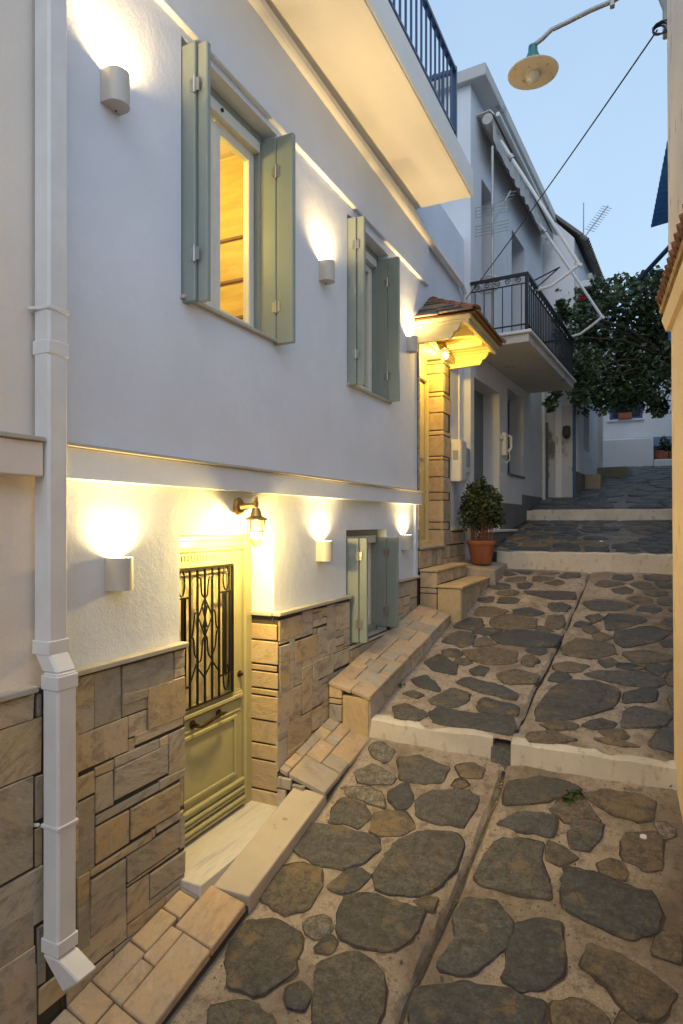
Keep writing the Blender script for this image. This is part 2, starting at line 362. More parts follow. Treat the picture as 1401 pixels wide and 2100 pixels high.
def stone_block(parent, y0, y1, z0, z1, x_back, x_front, mat='stone_wall', jit=.004):
    """one split stone of a cladding that faces +x"""
    j = lambda: random.uniform(-jit, jit)
    xf = x_front + random.uniform(-.002, .003)
    b = [(x_back, y0, z0), (x_back, y1, z0), (x_back, y1, z1), (x_back, y0, z1)]
    t = [(xf, y0 + j(), z0 + j()), (xf, y1 + j(), z0 + j()), (xf, y1 + j(), z1 + j()), (xf, y0 + j(), z1 + j())]
    return MB().hexa(b, t).build('stone', mat, parent, min(.0035, (y1 - y0) / 5, (z1 - z0) / 5))
def split_rect(y0, y1, z0, z1, size, out):
    """random ashlar: split a rectangle until its pieces are small"""
    a, b = y1 - y0, z1 - z0
    if max(a, b) < size * random.uniform(.8, 1.5) or (a < size * .4 and b < size * .9): out.append((y0, y1, z0, z1)); return
    k = random.choice((.3, .4, .55, .65, .72))
    if a > b * random.uniform(.75, 1.35): m = y0 + a * k; split_rect(y0, m, z0, z1, size, out); split_rect(m, y1, z0, z1, size, out)
    else: m = z0 + b * k; split_rect(y0, y1, z0, m, size, out); split_rect(y0, y1, m, z1, size, out)

# ================================================================== THE GROUND AND THE STREET
g = MB().add([(-400, -400, -1.6), (400, -400, -1.6), (400, 400, -1.6), (-400, 400, -1.6)], [(0, 1, 2, 3)]).build('ground', 'mortar'); struct(g)
Z8 = lambda x, y: (650 + x / 1.866, 1150 + y / 1.866)
chan_px = [[Z8(*p) for p in ((715, 785), (700, 870), (660, 960), (620, 1060), (580, 1150), (530, 1280), (470, 1400), (400, 1550), (340, 1680), (310, 1772))] + [(790, 2220)],
           [Z8(*p) for p in ((1045, 40), (1000, 150), (960, 240), (920, 330), (880, 410), (840, 480), (800, 570), (765, 650))],
           [(1272, 1062), (1262, 1100), (1248, 1140)], [(1325, 985), (1290, 1020), (1268, 1046)]]
CH = [[PG(u, v) for u, v in c] for c in chan_px]
def chan_dist(k, x, y):
    best = 9; c = CH[k]
    for a, b in zip(c, c[1:]):
        dx, dy = b.x - a.x, b.y - a.y; L = dx * dx + dy * dy or 1e-9
        t = max(0, min(1, ((x - a.x) * dx + (y - a.y) * dy) / L))
        best = min(best, math.hypot(x - a.x - dx * t, y - a.y - dy * t))
    return best
street = thing('street', None, None, (-.9, 4, gz(4))); struct(street)
def surf(x, y, k):
    n = noise.noise(Vector((x * 3, y * 3, k * 7.))) * .010 + noise.noise(Vector((x * 11, y * 11, 3.))) * .005
    d = chan_dist(k, x, y)
    depth, wd = ((.042, .026), (.036, .022), (.012, .03), (.01, .03))[k]
    g_ = -depth * max(0, 1 - (d / wd) ** 2) if d < wd else 0
    g_ -= .012 * max(0, 1 - d / .16)
    return n + g_
for k, (x0, x1, y0, y1, st) in enumerate(((-1.95, .75, -8, 4.48, .02), (-2.3, 1.6, 4.48, 8.7, .024), (-2.3, 2.6, 8.7, 11.8, .05), (-2.6, 3.2, 11.8, 34, .07))):
    xs = [x0 + (x1 - x0) * i / int((x1 - x0) / st) for i in range(int((x1 - x0) / st) + 1)]
    ys = []; y = y0
    while y < y1 - 1e-6:
        ys.append(y); y += (.5 if y < 1.5 or y > 20 else st * 1.3)
    ys.append(y1); mb = MB(); n = len(xs)
    vs_ = [(x, y, (gz(y - 1e-4) if y == y1 and k < 3 else gz(y)) + surf(x, y, k)) for y in ys for x in xs]
    mb.add(vs_, [(j * n + i, j * n + i + 1, (j + 1) * n + i + 1, (j + 1) * n + i) for j in range(len(ys) - 1) for i in range(n - 1)])
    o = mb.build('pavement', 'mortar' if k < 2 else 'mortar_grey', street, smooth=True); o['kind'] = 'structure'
for k in (0, 1):                                                    # trickle of water in the gutter
    mb = MB(); c = CH[k]; pts = []
    for a, b in zip(c, c[1:]):
        for i in range(6): pts.append(a.lerp(b, i / 6))
    pts.append(c[-1]); vv = []
    for p in pts:
        zz = gz(p.y) - (.036 if k == 0 else .034)
        wv = .010 + .005 * noise.noise(Vector((p.y * 5, 0, 0)))
        vv += [(p.x - wv, p.y, zz), (p.x + wv, p.y, zz)]
    mb.add(vv, [(2 * i, 2 * i + 1, 2 * i + 3, 2 * i + 2) for i in range(len(pts) - 1)]).build('gutter_water', 'wet_gutter', street)

def cut(poly, px, py, qx, qy):                                       # keep the side of p against q
    mx_, my_ = (px + qx) / 2, (py + qy) / 2; nx, ny = qx - px, qy - py; out = []
    for a, b in zip(poly, poly[1:] + poly[:1]):
        da, db = (a[0] - mx_) * nx + (a[1] - my_) * ny, (b[0] - mx_) * nx + (b[1] - my_) * ny
        if da <= 0: out.append(a)
        if da * db < 0: t = da / (da - db); out.append((a[0] + (b[0] - a[0]) * t, a[1] + (b[1] - a[1]) * t))
    return out
def chaikin(p, n=1, k=.25):
    for _ in range(n):
        q = []
        for a, b in zip(p, p[1:] + p[:1]):
            q += [(a[0] * (1 - k) + b[0] * k, a[1] * (1 - k) + b[1] * k), (a[0] * k + b[0] * (1 - k), a[1] * k + b[1] * (1 - k))]
        p = q
    return p
placed = []; outlines = []; JD = MB()
def paving(poly, mat, rise=.012, jag=.006, near=True):
    """one flagstone from its outline on the ground (x, y)"""
    p = chaikin(poly, 1, .12)
    outlines.append(p)
    if near:
        q = []
        for a, b in zip(p, p[1:] + p[:1]):
            q.append(a)
            if math.hypot(a[0] - b[0], a[1] - b[1]) > .04: q += [(a[0] + (b[0] - a[0]) * f_, a[1] + (b[1] - a[1]) * f_) for f_ in ((.33, .67) if math.hypot(a[0] - b[0], a[1] - b[1]) > .09 else (.5,))]
        p = [(x + jag * noise.noise(Vector((x * 24, y * 24, 1))) * 2.6, y + jag * noise.noise(Vector((x * 24, y * 24, 9))) * 2.6) for x, y in q]
    cx, cy = sum(a[0] for a in p) / len(p), sum(a[1] for a in p) / len(p)
    tilt = (random.uniform(-.012, .012), random.uniform(-.012, .012))
    def P(x, y, h): return (x, y, gz(cy) + (y - cy) * (gz(cy + .05) - gz(cy - .05)) / .1 + h + tilt[0] * (x - cx) + tilt[1] * (y - cy))
    n = len(p); size = max(math.hypot(a[0] - cx, a[1] - cy) for a in p); e = min(.3, .007 / size)
    rings = [[P(x, y, -.03) for x, y in p], [P(x, y, rise * .6) for x, y in p],
             [P(x + (cx - x) * e, y + (cy - y) * e, rise + .004 * noise.noise(Vector((x * 9, y * 9, 4)))) for x, y in p]]
    if near: rings.append([P(x + (cx - x) * .5, y + (cy - y) * .5, rise + .003 + .006 * noise.noise(Vector((x * 7, y * 7, 2)))) for x, y in p])
    mb = MB(); m = len(rings)
    mb.add([v for r_ in rings for v in r_] + [P(cx, cy, rise + .003)],
           [(i * n + a, i * n + (a + 1) % n, (i + 1) * n + (a + 1) % n, (i + 1) * n + a) for i in range(m - 1) for a in range(n)] + [((m - 1) * n + a, (m - 1) * n + (a + 1) % n, m * n) for a in range(n)])
    placed.append((cx, cy, size))
    if cy < 11.7 and cy > 1.5:
        ks = 0 if cy < 4.48 else 1 if cy < 8.7 else 2; lo_, hi_ = ((1.5, 4.44), (4.52, 8.66), (8.8, 11.75))[ks]; vs_ = []
        for x, y in p:
            L = math.hypot(x - cx, y - cy) or 1; wd_ = max(.0, .006 + .022 * noise.noise(Vector((x * 9, y * 9, 6)))) * (1 if near else .7)
            for k_ in (-.012, wd_):
                a, b = x + (x - cx) / L * k_, min(hi_, max(lo_, y + (y - cy) / L * k_)); vs_.append((a, b, gz(b) + surf(a, b, ks) + (.0045 if k_ < 0 else .003)))
        JD.add(vs_, [(2 * i, 2 * i + 1, (2 * i + 3) % (2 * n), (2 * i + 2) % (2 * n)) for i in range(n)])
    return mb.build('paving_stone', mat, street, smooth=True)
def px_poly(pts, z8=True):
    q = [PG(*(Z8(*p) if z8 else p)) for p in pts]; cx, cy = sum(a.x for a in q) / len(q), sum(a.y for a in q) / len(q)
    return [(cx + (a.x - cx) * 1.09, cy + (a.y - cy) * 1.09) for a in q]
D, B_, P_ = 'paving_dark', 'paving_brown', 'paving_pale'
near_stones = [
 (D, [(300,1085),(400,1040),(520,1045),(550,1090),(520,1190),(440,1260),(370,1285),(240,1255),(228,1200),(260,1150)]),
 (D, [(110,1290),(200,1280),(290,1310),(370,1330),(400,1345),(385,1410),(330,1470),(260,1500),(180,1480),(100,1450),(85,1400)]),
 (D, [(-5,1560),(80,1520),(170,1510),(250,1580),(250,1680),(225,1790),(0,1790)]),
 (D, [(385,920),(430,888),(540,880),(615,908),(560,1015),(470,1005),(395,985),(380,950)]),
 (D, [(315,760),(400,750),(505,800),(480,850),(400,855),(320,835)]), (D, [(275,885),(345,850),(365,905),(360,940),(310,955),(280,915)]),
 (P_, [(145,810),(220,780),(300,830),(280,855),(210,858),(160,850)]), (P_, [(95,870),(200,870),(245,890),(260,950),(200,930),(130,910)]),
 (P_, [(200,715),(240,697),(295,730),(285,755),(260,777),(215,750)]), (B_, [(530,790),(600,775),(638,800),(625,835),(560,835)]),
 (D, [(735,850),(850,830),(960,850),(1005,885),(940,905),(850,930),(730,935)]), (B_, [(1020,900),(1100,880),(1240,900),(1290,930),(1280,1000),(1180,985),(1090,950)]),
 (D, [(690,1010),(790,965),(900,975),(910,1010),(895,1060),(790,1040)]), (D, [(985,995),(1090,1010),(1085,1060),(1050,1108),(975,1105),(960,1050)]),
 (D, [(690,1080),(770,1070),(865,1090),(850,1160),(880,1220),(895,1290),(780,1270),(640,1240),(610,1210),(640,1140)]),
 (D, [(960,1180),(1050,1200),(1180,1250),(1270,1270),(1310,1370),(1290,1420),(1200,1445),(1090,1400),(960,1340),(945,1250)]),
 (D, [(570,1300),(690,1320),(740,1400),(720,1480),(640,1550),(560,1585),(470,1560),(465,1535),(540,1450),(520,1370)]),
 (D, [(760,1395),(850,1380),(925,1390),(940,1480),(935,1590),(860,1640),(780,1645),(720,1600),(735,1490)]),
 (B_, [(1170,1050),(1310,1045),(1325,1180),(1260,1190),(1170,1140)]), (B_, [(1045,1475),(1150,1510),(1300,1600),(1370,1660),(1300,1750),(1200,1740),(1120,1640),(1030,1560)]),
 (D, [(390,1640),(560,1625),(720,1650),(850,1690),(840,1800),(370,1800),(375,1690)]), (B_, [(900,1700),(1010,1680),(1120,1760),(1100,1850),(920,1850)]),
 (D, [(290,565),(340,548),(425,590),(380,615),(300,600)]), (D, [(440,590),(470,563),(600,590),(740,600),(755,640),(735,665),(620,650),(460,625)]),
 (D, [(435,530),(520,490),(580,510),(570,545),(520,563),(440,550)]), (D, [(615,545),(640,525),(765,560),(765,590),(690,590),(625,580)]),
 (D, [(535,470),(580,450),(700,480),(765,510),(745,532),(650,510)]), (D, [(360,460),(420,440),(465,480),(465,500),(400,490)]),
 (D, [(330,510),(370,500),(405,515),(380,530)]), (D, [(410,390),(470,360),(535,400),(530,435),(450,420)]), (D, [(585,420),(625,402),(660,415),(640,440),(600,440)]),
 (B_, [(685,435),(770,420),(850,440),(830,470),(720,475)]), (B_, [(560,345),(680,335),(760,350),(760,390),(660,400),(590,380)]),
 (D, [(665,290),(760,265),(930,290),(905,325),(830,332),(710,320)]), (B_, [(785,370),(820,362),(850,380),(830,405),(790,405)]),
 (D, [(800,118),(980,120),(985,145),(900,148),(810,130)]), (D, [(750,190),(810,182),(870,200),(830,212),(760,205)]), (D, [(885,165),(940,160),(970,175),(955,195),(900,195)]),
 (B_, [(880,215),(945,210),(945,250),(920,264),(875,250)]), (D, [(1020,160),(1090,150),(1215,170),(1160,190),(1060,193)]),
 (D, [(1145,270),(1280,255),(1345,280),(1300,310),(1180,333),(1145,310)]), (B_, [(945,330),(1000,300),(1120,320),(1140,355),(1060,375),(945,360)]),
 (B_, [(1170,355),(1260,345),(1370,370),(1350,385),(1230,398)]), (B_, [(905,400),(960,390),(1035,405),(1010,430),(920,425)]),
 (D, [(1030,440),(1090,425),(1250,430),(1335,465),(1280,488),(1150,470)]), (D, [(905,490),(960,465),(1070,470),(1150,500),(1130,560),(1000,600),(850,610),(845,570)]),
 (D, [(1180,510),(1240,490),(1300,500),(1290,540),(1175,545)]), (D, [(1175,580),(1230,560),(1360,600),(1320,635),(1170,642)]),
 (D, [(1020,630),(1080,605),(1145,625),(1135,642),(1050,650)]), (B_, [(860,625),(930,610),(995,630),(985,650),(900,648)]), (B_, [(810,660),(900,655),(995,690),(900,703),(810,695)]),
 (B_, [(1050,685),(1130,680),(1240,715),(1160,715)]), (D, [(1070,385),(1130,375),(1155,395),(1110,415)]), (B_, [(1010,260),(1060,250),(1080,270),(1050,283)]), (D, [(1030,215),(1080,205),(1100,220),(1060,240)]),
 (B_, [(1340,520),(1390,500),(1401,560),(1360,570)]), (D, [(1310,310),(1380,295),(1390,330),(1330,335)])]
for m_, pts in near_stones: paving(px_poly(pts), m_)
for m_, pts in ((D, [(505,1895),(565,1890),(620,1925),(597,1998),(530,2040),(475,2020),(465,1965)]), (B_, [(555,1790),(610,1775),(657,1783),(655,1825),(630,1865),(580,1875),(540,1845)]),
                (D, [(430,2070),(500,2055),(560,2090),(540,2140),(430,2140)]), (D, [(610,1690),(700,1700),(770,1720),(776,1745),(740,1770),(705,1782),(650,1775),(605,1745)])):
    paving(px_poly(pts, False), m_)
n_free = len(placed)
def fill(x0, x1, y0, y1, step, k, mats, shrink, near, asp=1.):
    pts = []
    ny = max(1, int((y1 - y0) / (step * asp)))
    for j in range(ny):
        yy = y0 + (j + .5) * (y1 - y0) / ny; nx = int((x1 - x0) / step)
        for i in range(nx + 1):
            pts.append((x0 + (i + (.5 if j % 2 else 0) + random.uniform(-.33, .33)) * step, yy + random.uniform(-.3, .3) * step * asp))
    for p in pts:
        if not (x0 < p[0] < x1) or chan_dist(k, *p) < step * .42: continue
        if any(math.hypot(p[0] - c[0], p[1] - c[1]) < c[2] * .95 + step * .28 for c in placed[:n_free]): continue
        poly = [(p[0] - step, p[1] - step), (p[0] + step, p[1] - step), (p[0] + step, p[1] + step), (p[0] - step, p[1] + step)]
        for q in pts:
            if q != p and math.hypot(q[0] - p[0], q[1] - p[1]) < step * 2.2: poly = cut(poly, *p, *q)
        sh = random.uniform(*shrink)
        poly = [(p[0] + (a - p[0]) * sh, p[1] + (b - p[1]) * sh) for a, b in poly]
        poly = [(min(max(a, x0), x1), min(max(b, y0 + .02), y1 - .04)) for a, b in poly]
        if len(poly) > 3: paving(poly, random.choice(mats), .010, .006, near)
def seg_dist(x, y, a, b):
    dx, dy = b[0] - a[0], b[1] - a[1]; L = dx * dx + dy * dy or 1e-9; t = max(0, min(1, ((x - a[0]) * dx + (y - a[1]) * dy) / L))
    return math.hypot(x - a[0] - dx * t, y - a[1] - dy * t)
def inside(x, y, p):
    r_ = False
    for a, b in zip(p, p[1:] + p[:1]):
        if (a[1] > y) != (b[1] > y) and x < (b[0] - a[0]) * (y - a[1]) / (b[1] - a[1]) + a[0]: r_ = not r_
    return r_
def room_at(x, y, k, x0, x1, y0, y1):
    d = min(x - x0, x1 - x, y - y0, y1 - y, chan_dist(k, x, y) - .05)
    for (cx, cy, sz), p in zip(placed, outlines):
        c = math.hypot(x - cx, y - cy) - sz
        if c > d: continue
        if inside(x, y, p): return -1
        d = min(d, min(seg_dist(x, y, a, b) for a, b in zip(p, p[1:] + p[:1])))
    return d
def pack(k, x0, x1, y0, y1, sizes, mats, tries, gap):
    for r_ in sizes:
        for _ in range(tries):
            x, y = random.uniform(x0, x1), random.uniform(y0, y1)
            d = room_at(x, y, k, x0, x1, y0, y1)
            if d < r_ + gap: continue
            d = min(d - gap, r_ * 1.35); n = random.choice((6, 7, 8)); ph = random.uniform(0, 6.28)
            # stretch the stone as far as the neighbours allow
            pts = []
            for i in range(n):
                a = ph + 6.283 * (i + random.uniform(-.25, .25)) / n; t = d
                while t < d * 2.1 and room_at(x + math.cos(a) * t, y + math.sin(a) * t, k, x0, x1, y0, y1) > gap: t += .012
                pts.append((x + math.cos(a) * t * random.uniform(.86, 1.), y + math.sin(a) * t * random.uniform(.86, 1.)))
            paving(pts, random.choice(mats), random.uniform(.008, .012), .005, r_ > .06)
pack(0, -1.86, .16, 1.9, 4.42, (.10, .07, .045, .03), [B_, D, B_, P_], 420, .013)
pack(1, -1.86, .5, 4.62, 7.2, (.10, .07, .045), [B_, D, B_, D], 420, .013)
n_free = len(placed)
fill(-1.85, .95, 7.0, 8.62, .29, 1, [D, B_, D], (.66, .86), False, .8)
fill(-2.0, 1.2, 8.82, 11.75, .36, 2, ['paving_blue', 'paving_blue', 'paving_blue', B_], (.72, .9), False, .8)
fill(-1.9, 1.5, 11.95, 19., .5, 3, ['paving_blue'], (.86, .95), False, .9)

JD.build('joint_dirt', 'joint_dirt', street)['kind'] = 'stuff'
# white-painted concrete step edges
def riser(pts, h, label_mat='riser_white', th=.11):
    mb = MB(); n = len(pts); vs_ = []
    for i, (x, y) in enumerate(pts):
        zt = gz(y + .05) + .004 + .014 * noise.noise(Vector((x * 6, y, 1))); zb = zt - h - .03
        yo = .016 * noise.noise(Vector((x * 7, 3, y)))
        vs_ += [(x, y + yo - .012, zb), (x, y + yo, zt - .012), (x, y + yo + .014, zt), (x, y + th, zt + .004), (x, y + th, zb)]
    mb.add(vs_, [(i * 5 + a, i * 5 + a + 1, i * 5 + a + 6, i * 5 + a + 5) for i in range(n - 1) for a in range(4)] + [(4, 3, 2, 1, 0), tuple((n - 1) * 5 + a for a in range(5))])
    return struct(mb.build('step_edge', label_mat, None, smooth=True))
gap0, gap1 = PG(1008, 1560).x, PG(1045, 1575).x
lin = lambda a, b, n, y: [(a + (b - a) * i / n, y) for i in range(n + 1)]
riser(lin(-1.93, gap0, 18, 4.47), .15); riser(lin(gap1, .62, 14, 4.44), .15)
tag(MB().prism([(gap0 - .01, 4.41, gz(4.4) - .05), (gap1 + .01, 4.40, gz(4.4) - .05), (gap1 + .01, 4.6, gz(4.4) - .05), (gap0 - .01, 4.6, gz(4.4) - .05)], [(gap0 - .01, 4.46, gz(4.5) - .05), (gap1 + .01, 4.47, gz(4.5) - .075), (gap1 + .01, 4.6, gz(4.6) - .03), (gap0 - .01, 4.6, gz(4.6) - .03)]).build('gutter_block', 'paving_dark', None, .012), 'dark broken stone in the gap of the white step edge where the gutter runs', 'stone')
riser(lin(-1.86, 1.5, 24, 8.69), .25); riser(lin(-2.12, 2.4, 24, 11.79), .2)

# ================================================================== THE WHITE HOUSE WITH THE LAMPS
E0 = EYE
X0 = -2.3
house = thing('white_house', 'white two-storey house with sage shutters, stone plinth and lamplit balcony underside', 'house', (X0, 4, gz(4)))
W1, W2, W3 = (2.737, 3.728, E0 + 1.24, E0 + 2.66), (4.855, 5.80, E0 + 1.18, E0 + 2.62), (4.86, 5.78, E0 - 1.06, E0 - .072)
DR = (2.737, 3.709, E0 - 2.3, E0 - .075); EN = (6.70, 7.60, E0 - .30, E0 + 2.02)
wall_holes(MB(), 1.90, 6.66, E0 - 2.3, E0 + .186, [DR, W3], X0 - .012, X0 - .26).build('wall', 'plaster_white', house)
wall_holes(MB(), 1.90, 6.66, E0 + .186, E0 + 3.39, [W1, W2], X0, X0 - .26).build('wall', 'plaster_white', house)
wall_holes(MB(), 6.66, 8.60, E0 - 1.6, E0 + 3.9, [EN], X0, X0 - .26).build('wall', 'plaster_white', house)
box('band_course', 'plaster_white', house, X0 - .01, X0 + .045, 1.93, 6.70, E0 + .186, E0 + .325, .004)
box('drip_ledge', 'cap_stone', house, X0 - .01, X0 + .066, 1.93, 6.72, E0 + .326, E0 + .342, .003)
box('upper_band', 'plaster_white', house, X0 - .01, X0 + .035, 1.90, 6.98, E0 + 2.70, E0 + 3.388, .006)
box('corner_strip', 'plaster_white', house, X0 - .014, X0 + .012, 6.58, 6.655, E0 - .60, E0 + .184, .003)
MB().box(-8, X0 - 1.2, 1.9, 8.6, E0 - 3, E0 + 3.38).build('inner_core', 'interior_dark', house)
# balcony / roof terrace
box('balcony_slab', 'plaster_soffit', house, -8, -1.645, 1.905, 6.546, E0 + 3.392, E0 + 3.66, .006)
box('drip_edge', 'plaster_soffit', house, -1.70, -1.66, 1.92, 6.53, E0 + 3.378, E0 + 3.394, .003)
rail = MB().bar((-1.69, 1.95, E0 + 4.36), (-1.69, 6.0, E0 + 4.36), .045, .03).bar((-1.69, 1.95, E0 + 3.76), (-1.69, 6.0, E0 + 3.76), .03, .02).bar((-1.69, 6.0, E0 + 4.36), (-3.4, 6.0, E0 + 4.36), .045, .03) \
    .bar((-1.69, 6., E0 + 3.76), (-3.4, 6., E0 + 3.76), .03, .02).build('railing', 'iron_navy', house)
bal = MB().box(-.008, .008, -.008, .008, 0, .62).build('baluster', 'iron_navy', rail, local=True); bal.matrix_parent_inverse = wm(rail).inverted()
spots = [(-1.69, 6.0 - .125 * i) for i in range(1, 33)] + [(-1.69 - .125 * i, 6.0) for i in range(1, 13)]
for i, (x, y) in enumerate(spots):
    o = bal if i == 0 else bal.copy()
    if i: col.objects.link(o)
    o.location = (x, y, E0 + 3.745)
for x, y in ((-1.69, 6.0), (-1.69, 4.2), (-1.69, 2.4)): MB().box(x - .02, x + .02, y - .02, y + .02, E0 + 3.66, E0 + 4.40).build('rail_post', 'iron_navy', rail)
# gutter along the eaves with its down tube
gp = [Vector((X0 + .05, 1.92, E0 + 3.36)), Vector((X0 + .05, 8.35, E0 + 3.17)), Vector((X0 + .05, 8.5, E0 + 3.10)), Vector((X0 + .04, 8.53, E0 + 2.85)), Vector((X0 + .03, 8.53, E0 + 2.2))]
MB().bar(gp[0], gp[1], .075, .09).build('gutter', 'plaster_soffit', house, .02, True)
MB().tube(gp[1:4], .032, 10).build('gutter_spout', 'pipe_white', house, 0, True)

def ring(mb, x0, x1, l0, l1, z0, z1, w_):
    mb.box(x0, x1, l0, l0 + w_, z0, z1).box(x0, x1, l1 - w_, l1, z0, z1).box(x0, x1, l0 + w_, l1 - w_, z1 - w_, z1).box(x0, x1, l0 + w_, l1 - w_, z0, z0 + w_); return mb
def room(l0, l1, z0, z1, mat, parent, depth=.9):
    xb, xf = X0 - .26 - depth, X0 - .262
    a, b, c, d = l0 - .25, l1 + .25, z0 - .25, z1 + .12
    MB().add([(xb, a, c), (xb, b, c), (xb, b, d), (xb, a, d), (xf, a, c), (xf, b, c), (xf, b, d), (xf, a, d)],
             [(0, 1, 2, 3), (0, 1, 5, 4), (3, 2, 6, 7), (0, 3, 7, 4), (1, 2, 6, 5)]).build('room', mat, parent)
def window(Wn, lit):
    l0, l1, z0, z1 = Wn
    f = ring(MB(), X0 - .17, X0 - .105, l0 + .002, l1 - .002, z0 + .002, z1 - .002, .052).build('window', 'sage', house, .004)
    box('roller_box', 'white_frame', f, X0 - .165, X0 - .10, l0 + .055, l1 - .055, z1 - .13, z1 - .056, .004)
    m = (l0 + l1) / 2
    for a, b in ((l0 + .054, m - .004), (m + .004, l1 - .054)):
        ring(MB(), X0 - .205, X0 - .15, a, b, z0 + .055, z1 - .135, .058).build('casement', 'white_frame', f, .006)
        MB().box(X0 - .182, X0 - .176, a + .056, b - .056, z0 + .111, z1 - .191).build('pane', 'pane', f)
        if not lit: MB().box(X0 - .215, X0 - .212, a + .05, b - .05, z0 + .10, z1 - .18).build('curtain', 'interior_wall', f)
    MB().tube([(X0 - .12, l0 + .5, z1 - .09), (X0 - .09, l0 + .5, z1 - .09)], .012, 8).build('knob', 'bronze', f)
    box('sill', 'cap_stone', house, X0 - .17, X0 + .03, l0 - .01, l1 + .03, z0 - .022, z0 + .001, .004)
    return f
window(W1, True); window(W2, False); window(W3, False)
room(W1[0], W1[1], W1[2], W1[3], 'interior_wall', house, 1.0)
box('panel_board', 'interior_wood', house, X0 - 1.2, X0 - .27, 3.95, 3.97, E0 + 1.0, E0 + 2.75)
for zz in (1.52, 1.80, 2.12): box('shelf', 'wood_brown', house, X0 - 1.1, X0 - .29, 3.93, 3.949, E0 + zz, E0 + zz + .022, .003)
box('picture_frame', 'wood_brown', house, X0 - .7, X0 - .66, 3.42, 3.60, E0 + 1.25, E0 + 1.62, .004)
pl = bpy.data.lights.new('room_bulb', 'POINT'); pl.energy = 15; pl.color = (1, .74, .20); pl.shadow_soft_size = .08
lo = link('room_bulb', pl, house); lo.location = (X0 - .75, 3.1, E0 + 2.3)

def shutter(hx, hy, ex, ey, z0, z1, mat='sage', fold=0., hook=0, fr=.5):
    """leaf of two boards from hinge to free edge, standing open"""
    a, b = Vector((hx, hy, 0)), Vector((ex, ey, 0)); d = (b - a).normalized(); nrm = Vector((-d.y, d.x, 0)); L = (b - a).length
    sh = None
    for i in range(2):
        f0, f1 = (0, fr) if i == 0 else (fr, 1); p = a + d * (L * f0 + (.0015 if i else 0)) + nrm * fold * i; q = a + d * (L * f1 - (0 if i else .0015)) + nrm * fold * i
        t = nrm * .019
        mb = MB().hexa([v + Vector((0, 0, z0)) for v in (p - t, q - t, q + t, p + t)], [v + Vector((0, 0, z1)) for v in (p - t, q - t, q + t, p + t)])
        if sh is None: sh = mb.build('shutter', mat, house, .006)
        else: mb.build('board', mat, sh, .006)
    mid = a + d * L * fr
    for z in (z0 + (z1 - z0) * .18, z0 + (z1 - z0) * .83):
        MB().tube([mid + nrm * (-.024) + Vector((0, 0, z - .045)), mid + nrm * (-.024) + Vector((0, 0, z + .045))], .007, 8).bar(mid - nrm * .0205 - d * .03 + Vector((0, 0, z)), mid - nrm * .0205 + d * .03 + Vector((0, 0, z)), .003, .07).build('hinge', 'steel', sh)
    if hook:
        c = mid + Vector((0, 0, z0 + (z1 - z0) * .32)) - nrm * .024 * hook
        MB().tube([c, c - nrm * .03 * hook + d * -.01, c - d * .07 - nrm * .035 * hook + Vector((0, 0, -.015)), c - d * .09 - nrm * .03 * hook + Vector((0, 0, -.03))], .005, 6).lathe([(.001, 0), (.012, 0), (.012, .006), (.001, .008)], c, 10, -nrm * hook).build('hook', 'bronze', sh)
    return sh
shutter(-2.41, 3.700, -2.145, 3.700, E0 + 1.205, E0 + 2.615, hook=-1); shutter(-2.40, 2.765, -2.15, 2.765, E0 + 1.20, E0 + 2.61, fold=.022, fr=.74)
shutter(-2.41, 5.775, -2.175, 5.775, E0 + 1.17, E0 + 2.57, hook=-1); shutter(-2.40, 4.885, -2.155, 4.885, E0 + 1.16, E0 + 2.58, fold=.015, fr=.72)
shutter(-2.41, 5.755, -2.175, 5.74, E0 - 1.02, E0 - .15, hook=-1); shutter(-2.40, 4.905, -2.15, 4.935, E0 - 1.03, E0 - .14, fold=.012, fr=.72)

# ---- street door, glazed with an iron grille
xd = -2.50
door = MB().box(xd - .03, xd + .0, 2.78, 3.60, E0 - 1.915, E0 - 1.13)
door.box(xd - .03, xd, 2.78, 2.875, E0 - 1.13, E0 - .27).box(xd - .03, xd, 3.50, 3.60, E0 - 1.13, E0 - .27).box(xd - .03, xd, 2.78, 3.60, E0 - .275, E0 - .175)
door = door.build('door', 'sage_door', house, .003)
ring(MB(), xd - .05, xd + .022, 2.70, 3.695, E0 - 2.05, E0 - .085, .085).build('door_frame', 'sage_door', house, .01)
MB().box(xd - .04, xd + .04, 2.72, 3.69, E0 - .12, E0 - .082).box(xd - .04, xd + .028, 2.76, 3.64, E0 - .185, E0 - .165).build('head_moulding', 'sage_door', door, .008)
mb = MB()
for k in range(22): mb.box(xd, xd + .006, 2.86 + k * .029, 2.878 + k * .029, E0 - .238, E0 - .205)
mb.build('dentil_strip', 'sage_door', door, .001)
ring(MB(), xd, xd + .016, 2.862, 3.515, E0 - 1.145, E0 - .258, .022).build('glazing_bead', 'sage_door', door, .006)
MB().box(xd - .02, xd - .014, 2.875, 3.50, E0 - 1.13, E0 - .275).build('pane', 'pane', door)
MB().box(xd - .060, xd - .055, 2.8, 3.56, E0 - 1.2, E0 - .22).build('blind', 'interior_wall', door)
MB().box(xd, xd + .024, 2.80, 3.585, E0 - 1.185, E0 - 1.155).box(xd, xd + .016, 2.80, 3.585, E0 - 1.155, E0 - 1.142).build('rail_moulding', 'sage_door', door, .006)
ring(MB(), xd, xd + .014, 2.845, 3.53, E0 - 1.70, E0 - 1.29, .03).build('panel_moulding', 'sage_door', door, .01)
ring(MB(), xd, xd + .006, 2.80, 3.585, E0 - 1.275, E0 - 1.195, .012).build('rail_panel', 'sage_door', door, .004)
mb = MB()
for i, (zz, pr) in enumerate(((-1.745, .03), (-1.768, .022), (-1.80, .034), (-1.83, .026), (-1.865, .042), (-1.895, .036))): mb.box(xd, xd + pr, 2.785, 3.595, E0 + zz - .012, E0 + zz + .010)
mb.build('kick_moulding', 'sage_door', door, .005)
